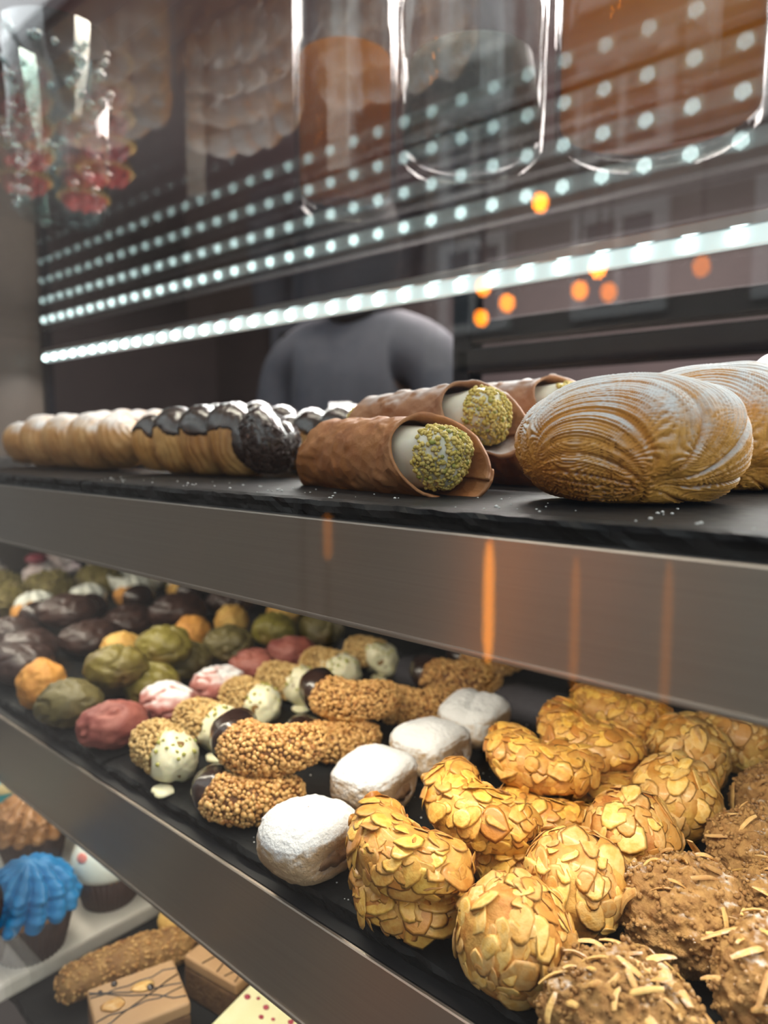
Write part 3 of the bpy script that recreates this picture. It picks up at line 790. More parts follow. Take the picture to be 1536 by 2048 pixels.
# berry tarts at the back left
TARTM = M('tart_crust', (.72, .48, .15), (.58, .33, .08), 80, .6, .3, 200); BERRY = M('strawberry', (.45, .045, .035), (.30, .02, .02), 120, .3, .4, 300, coat=.5)
GEL = M('blueberry', (.018, .02, .035), (.03, .03, .05), 90, .25, coat=.5); CUST = M('custard', (.74, .50, .12), rough=.35)
def tart(loc, label, seed, berry=True):
    r = np.random.default_rng(seed); t = empty('berry_tart', loc, r.uniform(0, 6), label, 'tart', 'fruit tarts at the back')
    a = np.linspace(0, 2 * np.pi, 120, endpoint=False); prof = [(0, .026), (.0005, .028), (.020, .037), (.0225, .0365), (.0215, .033), (.016, .031), (.016, .001)]
    P = np.stack([np.stack([(rr + (.0011 * np.cos(a * 26) if 0 < i < 4 else 0)) * np.cos(a), (rr + (.0011 * np.cos(a * 26) if 0 < i < 4 else 0)) * np.sin(a), np.full(120, z)], -1) for i, (z, rr) in enumerate(prof)])
    F_ = np.concatenate([gridF(len(prof), 120)]); me = mesh('tart_shell', P, [tuple(f) for f in F_] + [tuple(range(120))[::-1]])
    bm = bmesh.new(); bm.from_mesh(me); bmesh.ops.recalc_face_normals(bm, faces=bm.faces[:]); bm.to_mesh(me); bm.free(); ob('tart_shell', me, TARTM, t)
    k = 0
    for i in range(9):
        rr = 0 if i == 0 else .0215; an = i * R(45)
        G = sphere_grid(14, 16); G = G * (np.array([.0105, .0105, .0125]) if berry else np.array([.010, .010, .009])) * r.uniform(.85, 1.1)
        if berry: G[..., :2] *= (1 - .35 * np.clip(G[..., 2:3] / .012, -1, 1))
        grid_ob('strawberry' if berry else 'blueberry', G, BERRY if berry else GEL, t, loc=(rr * math.cos(an), rr * math.sin(an), .024 + (.004 if i == 0 else 0)))
    return t
tart((-.86, .455, ZA), 'blueberry tart with ridged yellow rim behind the croissants', 41, False)
tart((-.96, .40, ZA), 'strawberry tart left of the blueberry tart', 42)
tart((-.945, .50, ZA), 'strawberry tart at the back beside the blueberry tart', 43)
tart((-1.06, .44, ZA), 'strawberry tart nearest the end panel', 44)
tart((-1.07, .53, ZA), 'strawberry tart in the back corner by the end panel', 45)

# little white price cards
CARD = M('card', (.82, .83, .82), rough=.5)
for x, y, l in ((-.80, .545, 'white price card standing behind the sugared croissants'), (-.60, .60, 'white price card standing behind the chocolate croissants')):
    t = empty('price_card', (x, y, ZA), R(20), l, 'price card', 'price cards')
    ob('card', box_me('card', (-.014, -.0006, .012), (.014, .0006, .072), .0003, 1), CARD, t); ob('foot', box_me('foot', (-.010, -.008, 0), (.010, .008, .012), .001), CARD, t)

# crumbs of sugar and pastry on the slate
r_ = np.random.default_rng(5); n_ = 80
pp = np.stack([r_.uniform(-.5, 0, n_), .240 + np.abs(r_.normal(0, .03, n_)), np.full(n_, ZA)], -1)
tag(scatter_mesh('crumbs', ICO1, pp, np.tile([0, 0, 1.0], (n_, 1)), .0003, .0009, CARD, None, (1, 1, .6)), 'scattered crumbs and sugar specks on the upper slate', 'crumbs', kind='stuff')
pp = np.stack([r_.uniform(-.34, -.22, 220) + r_.normal(0, .02, 220), r_.uniform(.237, .50, 220), np.full(220, ZB)], -1)
tag(scatter_mesh('sugar_dust', ICO1, pp, np.tile([0, 0, 1.0], (220, 1)), .0002, .0007, CARD, None, (1, 1, .5)), 'spilled powder sugar round the sugar pillows', 'sugar', kind='stuff')

# ================================================================== middle shelf
for loc, rz, l, sd, ti, sz in (
    ((-.206, .249, ZB), 4, 'lower almond crescent at the front, under another', 101, (0, 0), 1.0),
    ((-.207, .247, ZB + .0245), -6, 'front almond crescent on top, beside the first sugar pillow', 102, (R(6), R(4)), 1.02),
    ((-.180, .310, ZB), 10, 'hidden lower almond crescent behind the front pair', 103, (0, 0), .95),
    ((-.205, .304, ZB + .0235), -14, 'second almond crescent from the rail, lying on top', 104, (R(8), R(6)), 1.05),
    ((-.190, .352, ZB), 6, 'lower almond crescent under the third one', 105, (0, 0), 1.0),
    ((-.206, .372, ZB + .0235), 0, 'third almond crescent from the rail, on top', 106, (R(5), R(3)), 1.1),
    ((-.176, .408, ZB), 8, 'lower almond crescent right of the fourth one', 107, (0, 0), 1.0),
    ((-.200, .424, ZB + .0235), -10, 'fourth almond crescent from the rail, on top', 108, (R(4), R(8)), 1.1),
    ((-.204, .482, ZB + .0235), -6, 'fifth almond crescent from the rail, half under the shelf edge', 109, (R(4), R(4)), 1.1),
    ((-.190, .520, ZB), 0, 'rearmost almond crescent under the steel edge', 110, (0, 0), 1.1)):
    almond_crescent(loc, R(rz), l, sd, ti, sz)
for loc, rz, l, sd, sz in (
    ((-.146, .249, ZB), 0, 'almond ball nearest the rail, biggest of its row', 121, 1.0),
    ((-.143, .300, ZB), 40, 'second almond ball from the rail', 122, 1.02),
    ((-.139, .355, ZB), 90, 'third almond ball, with fine swirled flakes', 123, 1.02),
    ((-.136, .412, ZB), 130, 'fourth almond ball, left of the brown cookies', 124, 1.05),
    ((-.150, .472, ZB), 170, 'fifth almond ball beside the rear crescents', 125, 1.12),
    ((-.136, .528, ZB), 200, 'rearmost almond ball, under the steel edge', 126, 1.1)):
    almond_ball(loc, R(rz), l, sd, sz)
for loc, rz, l, sd, kw in (
    ((-.095, .241, ZB), 20, 'sugared brown cookie at the bottom, nearest the rail', 141, dict(sx=.030, sy=.026, nsl=34)),
    ((-.096, .314, ZB), -20, 'big brown cookie with almond slivers beside the second ball', 142, dict(sx=.031, sy=.028, sz=.023, nsl=24)),
    ((-.050, .290, ZB), 50, 'brown sliver covered cookie cut by the right picture edge', 143, dict(sx=.029, sy=.027, sz=.027, nsl=28)),
    ((-.060, .345, ZB), 10, 'brown cookie behind, at the right picture edge', 144, dict(nsl=22)),
    ((-.085, .392, ZB), 80, 'plain cracked brown cookie right of the third ball', 145, dict(sx=.028, sy=.026, nsl=8)),
    ((-.090, .452, ZB), 30, 'sugar dusted brown cookie farthest back', 146, dict(sx=.027, sy=.026, nsl=6))):
    brown_cookie(loc, R(rz), l, sd, **kw)
for loc, rz, l, sd in (
    ((-.272, .246, ZB), -4, 'sugar pillow nearest the rail with dark filling at its end', 161),
    ((-.290, .318, ZB), 4, 'second sugar pillow from the rail', 162),
    ((-.292, .380, ZB), 0, 'third sugar pillow from the rail', 164),
    ((-.298, .441, ZB), 6, 'rearmost sugar pillow with a crack across its top', 163)):
    sugar_pillow(loc, R(rz), l, sd)
for loc, rz, l, sd, ti, sz in (
    ((-.345, .256, ZB), 2, 'lower nut crescent at the front by the rail', 181, (0, 0), 1.0),
    ((-.352, .278, ZB + .0235), -8, 'front nut crescent on top with a black dipped end', 182, (R(6), 0), 1.12),
    ((-.365, .350, ZB), 4, 'lower nut crescent under the second one', 183, (0, 0), 1.0),
    ((-.372, .374, ZB + .0235), -2, 'second nut crescent from the rail, on top', 184, (R(4), R(4)), 1.12),
    ((-.360, .440, ZB), 0, 'third nut crescent, behind the second', 185, (0, 0), 1.15),
    ((-.372, .512, ZB + .002), -8, 'fourth nut crescent, its point under the steel edge', 186, (0, 0), 1.2),
    ((-.385, .585, ZB), 0, 'rearmost nut crescent in the shade of the shelf', 187, (0, 0), 1.1)):
    nut_crescent(loc, R(rz + 20), l, sd, ti, sz * 1.14)
for k, (x, y, rz, l) in enumerate(((-.430, .252, -8, 'sesame finger nearest the rail with dripping white tip'), (-.446, .300, 2, 'second sesame finger from the rail'),
        (-.462, .352, -4, 'third sesame finger from the rail'), (-.472, .402, 5, 'fourth sesame finger from the rail'),
        (-.476, .456, 0, 'fifth sesame finger from the rail'), (-.474, .512, -6, 'rearmost sesame finger with white tip'))):
    sesame_finger((x, y, ZB), R(rz), l, 200 + k, k > 2)
PG = 'pink cookies'
for k, (x, y, z, rz, m, l) in enumerate(((-.500, .254, 0, 70, PINK, 'brick pink cookie nearest the rail'), (-.508, .306, 0, 20, PINKP, 'first sugared pink cookie from the rail'),
        (-.514, .360, 0, 30, PINKP, 'second sugared pink cookie, behind the first'), (-.530, .412, 0, 10, PINK, 'deep pink cookie behind the sugared ones'), (-.536, .466, 0, 40, PINK, 'rearmost deep pink cookie'))):
    soft_cookie('pink_cookie', (x, y, ZB + z), R(rz), l, 220 + k, m, PG)
GG = 'green cookies'
for k, (x, y, z, rz, m, l) in enumerate(((-.562, .290, .022, 60, GREEN, 'round green cookie on top, nearest the rail'), (-.583, .348, .022, 20, GREEN, 'second green cookie lying on top'),
        (-.564, .250, 0, 50, OLIVE, 'olive brown cookie low at the rail'), (-.552, .318, 0, 10, GREEN, 'green cookie underneath the two upper ones'),
        (-.600, .310, 0, 30, OLIVE, 'olive cookie hidden beneath the first green cookie'), (-.592, .376, 0, 70, OLIVE, 'olive cookie beneath the second green cookie'),
        (-.598, .432, .004, 20, OLIVE, 'olive green cookie behind the sugared pink ones'), (-.606, .500, .004, 0, GREEN, 'sugared green cookie at the back'), (-.580, .545, 0, 30, OLIVE, 'brown olive cookie at the back by the steel edge'))):
    soft_cookie('green_cookie', (x, y, ZB + z), R(rz), l, 240 + k, m, GG, sz=.019, sx=.027, sy=.0225)
for k, (x, y, rz, m, l) in enumerate(((-.622, .252, 0, ORANGE, 'orange toasted coconut ball alone at the rail'), (-.664, .432, 0, ORANGE, 'orange coconut ball behind the green cookies'),
        (-.673, .490, 0, YELLOWC, 'pale yellow ball behind the orange one'), (-.655, .345, 0, YELLOWC, 'yellow ball peeping out beside the second green cookie'), (-.662, .560, 0, YELLOWC, 'small yellow ball at the steel edge'))):
    soft_cookie('coconut_ball', (x, y, ZB), R(rz), l, 260 + k, m, 'coconut balls', .0205, .0205, .0215, .0004, .0014)
for k, (x, y, z, l) in enumerate(((-.745, .290, 0, 'dark chocolate cookie nearest the rail behind the coconut ball'), (-.815, .300, 0, 'dark chocolate cookie at the left picture edge'),
        (-.735, .352, 0, 'dark chocolate cookie left of the green cookies'), (-.765, .415, 0, 'dark chocolate cookie in the middle of its heap'), (-.772, .490, 0, 'dark chocolate cookie behind the orange ball'),
        (-.763, .555, 0, 'dark chocolate cookie at the steel edge'), (-.800, .356, .018, 'dark chocolate cookie on top of the heap'), (-.72, .450, .016, 'dark chocolate cookie on top beside the orange ball'),
        (-.715, .525, .016, 'dark chocolate cookie on top at the back'), (-.79, .25, 0, 'dark chocolate cookie low in the left corner'), (-.70, .265, 0, 'dark chocolate cookie beside the lone coconut ball'))):
    soft_cookie('chocolate_cookie', (x, y, ZB + z), R(k * 37), l, 280 + k, CHOC_B, 'chocolate cookies', .034, .029, .020, .0026, .0010)

# white piped shells half dipped in dark chocolate on golden biscuit
WHT = M('white_glaze', (.74, .76, .70), (.68, .70, .62), 60, .4, .2, 120)
def piped_shell(loc, rz, label, seed):
    t = empty('piped_biscuit', loc, rz, label, 'biscuit', 'piped biscuits with white glaze')
    G = sphere_grid(40, 60); P = G * np.array([.034, .024, .017]); P[..., 2] += .015
    P = P + G * (.0016 * fbm(P, 60, seed, 2))[..., None]; P = floor_flat(P, 0); grid_ob('biscuit', P, YELLOWC if seed % 2 else ORANGE, t)
    P = G * np.array([.021, .024, .019]); a = np.arctan2(G[..., 1], G[..., 0] + .9); P = P * (1 + .06 * np.cos(a * 16))[..., None]; P[..., 2] = np.maximum(P[..., 2], -.004)
    grid_ob('white_glaze', P, WHT, t, loc=(-.010, .006, .022))
    P = G * np.array([.016, .022, .019]); P[..., 2] = np.maximum(P[..., 2], -.016); grid_ob('chocolate_tip', P, CHOC, t, loc=(.024, 0, .0165))
for k, (x, y, l) in enumerate(((-.905, .36, 'white glazed biscuit at the left picture edge'), (-.900, .425, 'white glazed biscuit with fluted top, second from left'), (-.905, .495, 'white glazed biscuit behind the chocolate heap'), (-.885, .565, 'white glazed biscuit half hidden by the steel edge'))):
    piped_shell((x, y, ZB), R(-10), l, 300 + k)
# small white bowl
a_ = np.linspace(0, 2 * np.pi, 48, endpoint=False)
P_ = np.stack([np.stack([rr * np.cos(a_), rr * np.sin(a_), np.full(48, z)], -1) for z, rr in ((.006, .001), (.006, .02), (.0, .022), (.001, .026), (.02, .037), (.032, .040), (.034, .0385), (.032, .037), (.02, .034), (.008, .024), (.0075, .001))])
bowl = tag(grid_ob('white_bowl', P_, WHT, loc=(-.965, .535, ZB)), 'small white bowl under the steel edge at the left', 'bowl')
NUTG = M('green_nut', (.22, .18, .045), (.14, .11, .03), 160, .6, .5, 300, c3=(.26, .20, .08)); MER = M('meringue', (.72, .68, .66), (.62, .52, .52), 30, .6, .2, 80)
def nut_cluster(loc, label, seed):
    r = np.random.default_rng(seed); G = sphere_grid(24, 30); P = G * np.array([.034, .031, .024]); P[..., 2] += .02; P = P + G * (.003 * fbm(P, 60, seed, 2))[..., None]; P = floor_flat(P, 0)
    N = normals(P); N *= np.sign(((P - [0, 0, .02]) * N).sum(-1).mean())
    o = tag(grid_ob('nut_cluster', P, NUTG, loc=loc), label, 'cookie', 'green nut clusters'); pt, pn = pick(P, N, 150, r, (N[..., 2] > -.3).astype(float), .003)
    scatter_mesh('chopped_nuts', ICO1, pt, pn, .0022, .004, NUTG, o, (1, .9, .7), 'stuff', seed=seed)
for k, (x, y, l) in enumerate(((-.985, .36, 'green nut cluster at the left picture edge'), (-1.02, .43, 'second green nut cluster along the left edge'), (-1.02, .505, 'third green nut cluster, behind the white biscuits'), (-.99, .585, 'brownish nut cluster left of the white bowl'), (-1.08, .385, 'rear green nut cluster in the left corner'))):
    nut_cluster((x, y, ZB), l, 320 + k)
BERRYP = M('berry_jam', (.22, .03, .05), rough=.3)
def meringue(loc, label, seed):
    r = np.random.default_rng(seed); t = empty('meringue_nest', loc, 0, label, 'meringue', 'meringues with berry jam')
    for j in range(3):
        G = sphere_grid(20, 48); an = np.arctan2(G[..., 1], G[..., 0]); rr = (.036 - .010 * j); P = G * np.array([rr, rr, .011]) * (1 + .07 * np.cos(an * 9 + j + 40 * G[..., 2] * .05))[..., None]
        grid_ob('piped_ring', P, MER, t, loc=(0, 0, .010 + .013 * j))
    G = sphere_grid(12, 16) * np.array([.017, .017, .009]); grid_ob('jam_centre', G, BERRYP, t, loc=(.006, -.008, .046))
for k, (x, y, l) in enumerate(((-1.14, .47, 'meringue with berry jam at the left picture edge'), (-1.13, .57, 'meringue with berry jam touching the steel edge'), (-1.22, .42, 'rear meringue beside the end panel'), (-1.22, .53, 'meringue in the far corner of the shelf'))):
    meringue((x, y, ZB), l, 340 + k)

# ================================================================== bottom shelf
TRAYM = M('white_tray', (.62, .58, .50), (.55, .51, .44), 30, .3, coat=.3)
BLUE = M('blue_frosting', (.012, .24, .55), (.008, .20, .48), 40, .4, .15, 200, sss=.15)
CASE_ = M('brown_paper_case', (.050, .024, .018), (.038, .018, .014), 60, .6)
CAKE = M('cake_crumb', (.34, .16, .05), (.26, .11, .03), 150, .8, .8, 300)
WAFER = M('chocolate_wafer', (.03, .014, .011), rough=.5, bump=.4, bsc=300)
VAN = M('vanilla_frosting', (.74, .64, .36), (.68, .56, .28), 40, .4, sss=.15); CARA = M('caramel_frosting', (.46, .24, .10), (.36, .16, .05), 60, .35, coat=.3)
GLZ = M('white_dome_glaze', (.74, .78, .70), rough=.22, coat=.5); TEAL = M('teal_glaze', (.02, .36, .42), rough=.3, coat=.4); BLUSH = M('pink_blush', (.72, .24, .20), rough=.4)
def lathe(prof, n=64, flute=None):
    a = np.linspace(0, 2 * np.pi, n, endpoint=False); rows = []
    for i, (z, rr) in enumerate(prof):
        k = flute[0] * np.cos(a * flute[1]) if flute and i in flute[2] else 0
        rows.append(np.stack([(rr + k) * np.cos(a), (rr + k) * np.sin(a), np.full(n, z)], -1))
    return np.stack(rows)
def cupcake(loc, rz, label, top, seed, s=1.0):
    r = np.random.default_rng(seed); t = empty('cupcake', loc, rz, label, 'cupcake', 'cupcakes on the white tray'); t.scale = (s, s, s)
    grid_ob('paper_case', lathe([(.0005, .001), (.0, .0245), (.002, .025), (.034, .0335), (.0345, .0325), (.033, .001)], 156, (.0007, 39, (1, 2, 3))), CASE_, t)
    G = sphere_grid(24, 60)
    P = G * np.array([.0325, .0325, .011]); P = P + G * (.0012 * fbm(P, 90, seed, 2))[..., None]; grid_ob('cake', P, CAKE, t, loc=(0, 0, .034))
    if top in ('blue', 'vanilla', 'caramel'):
        m = dict(blue=BLUE, vanilla=VAN, caramel=CARA)[top]
        nv, nu = 110, 150; v = np.linspace(0, 1, nv)[:, None]; a = np.linspace(0, 2 * np.pi, nu, endpoint=False)[None]
        rr = .0375 * (1 - v ** 2.2) ** .55 * (.97 + .03 * np.sin(v * 15))
        tw = a * 13 + v * 9 + .5 * np.sin(a * 2 + seed)
        fl = np.abs(np.sin(tw / 2)) ** .7
        rr = rr * (.74 + .30 * fl) + .0005 * np.sin(v * 40 + a * 5)
        z = .037 + v ** 1.15 * .036 + .003 * fl * (1 - v)
        z = z - .007 * (1 - v) ** 6 * fl
        P = np.stack([rr * np.cos(a + v * 1.1), rr * np.sin(a + v * 1.1), z * np.ones_like(a)], -1)
        P = P + (.0006 * fbm(P, 160, seed, 2))[..., None]
        grid_ob('frosting', P, m, t)
        if top == 'blue':
            w = lathe([(-.0035, .001), (-.0035, .021), (-.002, .022), (.002, .022), (.0035, .021), (.0035, .001)], 40)
            grid_ob('chocolate_wafer', w, WAFER, t, loc=(-.012, -.034, .050), rot=(R(62), 0, R(-20)))
        if top == 'caramel':
            pts = P[20:80:2, ::3].reshape(-1, 3); nn = pts - np.array([0, 0, .03]); nn /= np.linalg.norm(nn, axis=1, keepdims=True)
            i = r.choice(len(pts), 160, replace=False); scatter_mesh('caramel_crunch', ICO1, pts[i], nn[i], .0015, .003, CARA, t, (1, .8, .6), 'stuff', seed=seed)
    else:
        D = G * np.array([.0345, .0345, .034]); D[..., 2] = np.maximum(D[..., 2], -.006); g = grid_ob('glazed_dome', D, TEAL if top == 'teal' else GLZ, t, loc=(0, 0, .040))
        if top == 'white':
            B = sphere_grid(10, 16) * np.array([.0065, .0045, .0012]); q = Vector((.35, -.80, .48)).normalized()
            o = grid_ob('pink_blush', B, BLUSH, g, loc=tuple(q * .0343)); o.rotation_euler = q.to_track_quat('Z', 'Y').to_euler()
        else:
            b = lathe([(.0, .0351), (.010, .0346), (.0105, .0330), (.0, .0335)], 60); grid_ob('cream_band', np.concatenate([b, b[:1]]), VAN, g, loc=(0, 0, .004))
tray = empty('white_tray', (-.69, .29, ZC), 0, 'pale rectangular tray under the cupcakes', 'tray')
tp = [(-.28, -.12), (.138, -.12), (.138, .30), (-.28, .30)]
ob('tray_plate', box_me('tray_plate', (-.28, -.125, .001), (.138, .30, .016), .003), TRAYM, tray)
ZT_ = ZC + .0162
cupcake((-.578, .216, ZT_), R(25), 'blue frosted cupcake with a chocolate wafer at the left edge', 'blue', 401, 1.02)
cupcake((-.590, .290, ZT_), R(-10), 'white domed cupcake with a pink blush spot', 'white', 402, .92)
cupcake((-.700, .268, ZT_), 0, 'caramel frosted cupcake behind the blue one', 'caramel', 403, 1.0)
cupcake((-.690, .345, ZT_), 0, 'pale yellow piped cupcake behind the white dome', 'vanilla', 404, .86)
cupcake((-.800, .285, ZT_), 0, 'teal glazed cupcake cut by the left picture edge', 'teal', 405, 1.0)
BISC = M('biscotti', (.36, .19, .055), (.24, .11, .03), 120, .65, .8, 300, c3=(.50, .29, .09)); 
def biscotto(loc, rz, label, seed):
    r = np.random.default_rng(seed); nv = 50; s = .5 - .5 * np.cos(np.linspace(0, np.pi, nv)); q = np.abs(2 * s - 1)
    Cn = np.stack([(s - .5) * .108, .003 * np.sin(s * 4), np.full(nv, .0125)], -1); P = tube(Cn, .0150 * np.sqrt(np.clip(1 - q ** 8, 1e-4, 1)), 36, np.full(nv, 1.1), np.full(nv, .88))
    P = P + (fbm(P, 90, seed, 3) * .0012)[..., None] * np.array([0, 1, 1]); P = floor_flat(P, 0); N = normals(P); N *= np.sign(((P - Cn[:, None]) * N).sum(-1).mean())
    o = tag(grid_ob('nut_biscotto', P, BISC, loc=loc, rot=(0, 0, rz)), label, 'biscotto', None); pt, pn = pick(P, N, 300, r, (N[..., 2] > -.2).astype(float), .0018)
    scatter_mesh('nut_crust', ICO1, pt, pn, .0011, .002, NUT, o, (1, .9, .6), 'stuff', seed=seed)
biscotto((-.505, .262, ZC), R(75), 'long nut crusted biscotto below the white tray', 411)
soft_cookie('oval_biscuit', (-.512, .330, ZC), R(60), 'smooth oval golden biscuit behind the biscotto', 412, YELLOWC, None, .034, .022, .016, .0003, .0003, 'biscuit')
BLOND = M('blondie_top', (.52, .31, .15), (.46, .26, .12), 30, .5, .2, 80); BLONDS = M('blondie_side', (.20, .10, .04), (.13, .06, .025), 120, .8, .8, 300)
CREAMBAR = M('cream_bar', (.80, .76, .46), rough=.45, c2=(.76, .71, .40)); REDBIT = M('freeze_dried_berry', (.36, .03, .06), rough=.6)
def bar(name, loc, rz, label, hx, hy, hz, top, side, seed, bits, lines):
    r = np.random.default_rng(seed); t = empty(name, loc, rz, label, 'cake bar', 'cake bars on the bottom slate')
    ob('base', box_me('base', (-hx, -hy, 0), (hx, hy, hz * .72), .002), side, t); ob('icing', box_me('icing', (-hx, -hy, hz * .72), (hx, hy, hz), .0025, 3), top, t)
    for k in range(lines):
        x0, x1 = r.uniform(-hx, hx, 2) * .9; n = 8; y = np.linspace(-hy * .96, hy * .96, n)
        Cn = np.stack([np.linspace(x0, x1, n) + r.normal(0, .0012, n), y, np.full(n, hz + .0001)], -1)
        P = tube(Cn, np.full(n, .0006), 6); grid_ob('chocolate_drizzle', P, CHOC, t)
    for k in range(bits):
        G = sphere_grid(6, 8) * np.array([.0022, .0018, .0010]) * r.uniform(.6, 1.2); grid_ob('berry_bit' if top is CREAMBAR else 'chocolate_chip', G * (1 if top is CREAMBAR else 1.5), REDBIT if top is CREAMBAR else CHOC, t, loc=(r.uniform(-hx, hx) * .85, r.uniform(-hy, hy) * .85, hz + .0004))
    if top is not CREAMBAR:
        for k in range(2):
            f = bpy.data.objects.new('almond_flake', FLP[k]); COL.objects.link(f); f.parent = t; f.location = (r.uniform(-.5, .5) * hx, r.uniform(-.6, .6) * hy, hz + .0012); f.rotation_euler = (0, 0, r.uniform(0, 6))
bar('blondie_bar', (-.444, .236, ZC), R(-18), 'tan blondie bar with two chocolate chips and drizzle', .025, .031, .034, BLOND, BLONDS, 421, 3, 5)
bar('blondie_bar', (-.432, .318, ZC), R(8), 'second blondie bar half hidden by the rail', .028, .034, .034, BLOND, BLONDS, 422, 1, 4)
bar('cream_bar', (-.362, .288, ZC), R(12), 'pale yellow bar speckled with red berry bits', .027, .032, .036, CREAMBAR, BLONDS, 423, 26, 0)

# ================================================================== on top of the glass deck
def translucent(name, col):
    m = bpy.data.materials.new(name); m.use_nodes = True; t = m.node_tree; t.nodes.clear()
    a = node(t, 'ShaderNodeBsdfDiffuse'); a.inputs[0].default_value = (*col, 1); b = node(t, 'ShaderNodeBsdfTranslucent'); b.inputs[0].default_value = (*col, 1)
    x = node(t, 'ShaderNodeMixShader'); x.inputs[0].default_value = .55; t.links.new(a.outputs[0], x.inputs[1]); t.links.new(b.outputs[0], x.inputs[2])
    o = node(t, 'ShaderNodeOutputMaterial'); t.links.new(x.outputs[0], o.inputs[0]); return m
AMBER = translucent('amber_honey', (.90, .46, .07)); AMBERD = translucent('dark_amber', (.60, .24, .05)); GREYB = M('grey_beans', (.045, .045, .043), (.025, .025, .026), 60, .5, .6, 200)
def jar(name, loc, rad, h, fill, fmat, label, flare=0.0, fz=.008):
    t = empty(name, loc, 0, label, 'jar', 'glass jars on the glass deck')
    prof = [(.004, .002), (.003, rad * .55), (.0, rad * .72), (.001, rad * .86), (.012, rad * .99), (h * .45, rad), (h * .8, rad * (1 - flare)), (h, rad * (1 - flare * 1.3)), (h, rad * (1 - flare * 1.3) - .004), (h * .8, rad * (1 - flare) - .004), (h * .45, rad - .004), (.016, rad - .005), (.010, rad * .8), (.009, .002)]
    grid_ob('glass', lathe(prof, 64), JARGLASS, t)
    r2 = rad - .0055
    grid_ob('contents', lathe([(.0165, .002), (.0165, r2 * .9), (.020, r2), (fill * .5, r2), (fill, r2 * (1 - flare * .5)), (fill + .0005, .002)], 48), fmat, t)
jar('honey_jar', (-.240, .611, ZT), .083, .36, .33, AMBER, 'large clear jar of amber honey, right end of the deck')
jar('bean_jar', (-.383, .549, ZT), .066, .30, .085, GREYB, 'tapering glass jar with dark grey contents beside the honey jar', .22)
jar('syrup_jar', (-.555, .565, ZT), .054, .30, .15, AMBERD, 'dark amber syrup jar left of the bean jar')
vz = empty('bubble_vase', (-.83, .385, ZT), 0, 'teal tinted vase of bubbled glass at the upper left', 'vase')
grid_ob('glass', lathe([(.002, .002), (0, .035), (.004, .045), (.05, .052), (.2, .058), (.2, .053), (.05, .047), (.008, .040), (.008, .002)], 56), TEALGLASS, vz)
Gb = sphere_grid(8, 10); bme = mesh('bubble', Gb * .0045, out_fix(Gb)); bme.materials.append(clear_glass('bubble_glass', .45, (.85, .95, .95)))
rb = np.random.default_rng(9)
for k in range(90):
    an = rb.uniform(0, 6.28); z = rb.uniform(.006, .19); rr = .046 + .010 * min(1, z / .12); s = rb.uniform(.6, 1.3)
    o = ob('bubble', bme, None, vz, (rr * math.cos(an), rr * math.sin(an), z)); o.scale = (s, s, s * 1.1)

# ================================================================== behind the case
CLOTH = M('slate_blue_jacket', (.12, .13, .165), (.09, .10, .13), 14, .8, .3, 60); SKIN = M('skin', (.45, .26, .19), rough=.5); HAIR = M('dark_hair', (.018, .013, .012), rough=.5); TROU = M('dark_trousers', (.02, .02, .026), rough=.8)
def skin_body(name, joints, edges, root, mat, parent, sub=2):
    me = bpy.data.meshes.new(name); names = list(joints); ix = {n: i for i, n in enumerate(names)}
    me.from_pydata([joints[n][0] for n in names], [(ix[a], ix[b]) for a, b in edges], [])
    o = ob(name, me, mat, parent); m1 = o.modifiers.new('skin', 'SKIN'); m1.use_smooth_shade = True
    for n in names:
        d_ = me.skin_vertices[0].data[ix[n]]; rr = joints[n][1]; d_.radius = rr if isinstance(rr, tuple) else (rr, rr); d_.use_root = (n == root)
    m2 = o.modifiers.new('subd', 'SUBSURF'); m2.levels = sub; m2.render_levels = sub
    return o
pz = ZFLOOR
person = empty('person', (-1.06, 1.12, pz), R(12), 'person in a slate blue jacket standing behind the case, back turned', 'person')
J = {'pelvis': ((0, 0, .93), (.15, .11)), 'waist': ((0, 0, 1.08), (.14, .10)), 'chest': ((0, .01, 1.28), (.165, .11)), 'collar': ((0, .012, 1.42), (.075, .045)), 'neck': ((0, .005, 1.52), .048), 'jaw': ((0, .012, 1.60), (.065, .075)), 'skull': ((0, .0, 1.68), (.075, .09)), 'crown': ((0, -.005, 1.745), .055)}
Ed = [('pelvis', 'waist'), ('waist', 'chest'), ('chest', 'collar'), ('collar', 'neck'), ('neck', 'jaw'), ('jaw', 'skull'), ('skull', 'crown')]
for sd, n in ((-1, 'l'), (1, 'r')):
    J.update({'sh' + n: ((.185 * sd, 0, 1.42), .062), 'el' + n: ((.235 * sd, .0, 1.13), .046), 'wr' + n: ((.235 * sd, .06, .89), .032), 'ha' + n: ((.232 * sd, .075, .80), (.018, .036)),
              'hip' + n: ((.095 * sd, 0, .88), .085), 'kn' + n: ((.10 * sd, .01, .48), .058), 'an' + n: ((.10 * sd, -.01, .08), .04), 'to' + n: ((.115 * sd, .14, .035), .035)})
    Ed += [('collar', 'sh' + n), ('sh' + n, 'el' + n), ('el' + n, 'wr' + n), ('wr' + n, 'ha' + n), ('pelvis', 'hip' + n), ('hip' + n, 'kn' + n), ('kn' + n, 'an' + n), ('an' + n, 'to' + n)]
    for f, (dx, L_) in enumerate(((-.022, .075), (-.008, .09), (.008, .088), (.022, .07))):
        J['f%d%s' % (f, n)] = ((.232 * sd, .075 + dx, .80 - L_), .008); Ed.append(('ha' + n, 'f%d%s' % (f, n)))
    J['th' + n] = ((.215 * sd, .125, .80), .010); Ed.append(('wr' + n, 'th' + n))
skin_body('body', J, Ed, 'pelvis', SKIN, person)
def grow(v, g): return (v[0], tuple(x + g for x in v[1]) if isinstance(v[1], tuple) else v[1] + g)
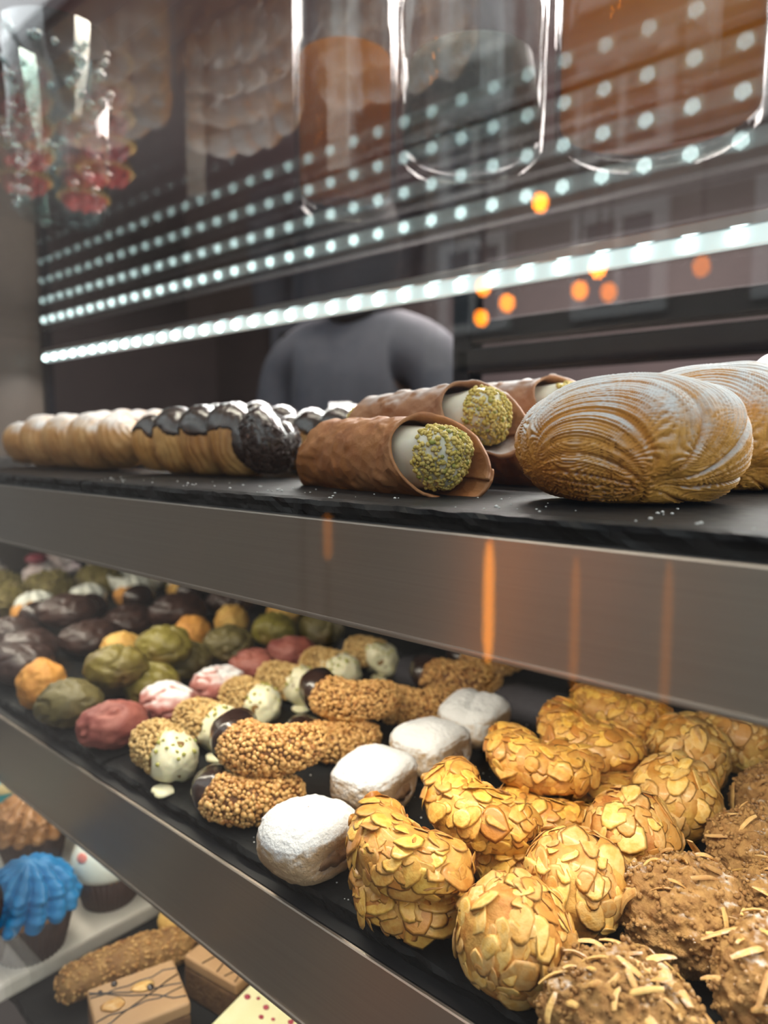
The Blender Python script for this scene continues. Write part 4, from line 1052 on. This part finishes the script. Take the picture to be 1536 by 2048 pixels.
JJ = {k: grow(J[k], .014) for k in ('pelvis', 'waist', 'chest', 'collar', 'shl', 'shr', 'ell', 'elr')}
JJ['wrl'] = ((-.235, .05, .93), .044); JJ['wrr'] = ((.235, .05, .93), .044); JJ['collar'] = ((0, 0, 1.45), (.125, .095)); JJ['neckc'] = ((0, 0, 1.535), (.075, .07)); JJ['hem'] = ((0, 0, .84), (.175, .13))
skin_body('jacket', JJ, [('hem', 'pelvis'), ('pelvis', 'waist'), ('waist', 'chest'), ('chest', 'collar'), ('collar', 'neckc'), ('collar', 'shl'), ('collar', 'shr'), ('shl', 'ell'), ('shr', 'elr'), ('ell', 'wrl'), ('elr', 'wrr')], 'pelvis', CLOTH, person)
TJ = {k: grow(J[k], .012) for k in ('pelvis', 'hipl', 'hipr', 'knl', 'knr', 'anl', 'anr')}
skin_body('trousers', TJ, [('pelvis', 'hipl'), ('pelvis', 'hipr'), ('hipl', 'knl'), ('hipr', 'knr'), ('knl', 'anl'), ('knr', 'anr')], 'pelvis', TROU, person)
G = sphere_grid(24, 32) * np.array([.095, .108, .165]); G[..., 2] = np.where(G[..., 1] > .05, np.maximum(G[..., 2], .02), G[..., 2]); grid_ob('hair', G, HAIR, person, loc=(0, -.016, 1.640))
# framed window of the back room, low counter along the back wall
WF = M('blue_grey_frame', (.16, .19, .23), rough=.4)
wn = ob('window_1', box_me('window_1', (-5.75 + 1.95, 3.14, .28), (-3.1, 3.20, .78), .01), WF); tag(wn, 'blue grey framed dark hatch in the back wall', kind='structure')
box('pane', (-3.68, 3.125, .38), (-3.22, 3.145, .70), M('hatch_glass', (.02, .025, .02), rough=.1), wn)
CNT = M('mauve_counter', (.36, .26, .28), rough=.6)
ct = empty('back_counter', (-1.6, 2.3, ZFLOOR), 0, 'low mauve counter along the back of the shop', 'counter')
ob('body', box_me('body', (-1.9, 0, 0), (3.4, .6, 1.32), .01), M('counter_body', (.10, .075, .065), rough=.5), ct); ob('top', box_me('top', (-1.95, -.03, 1.32), (3.45, .62, 1.36), .01), CNT, ct)
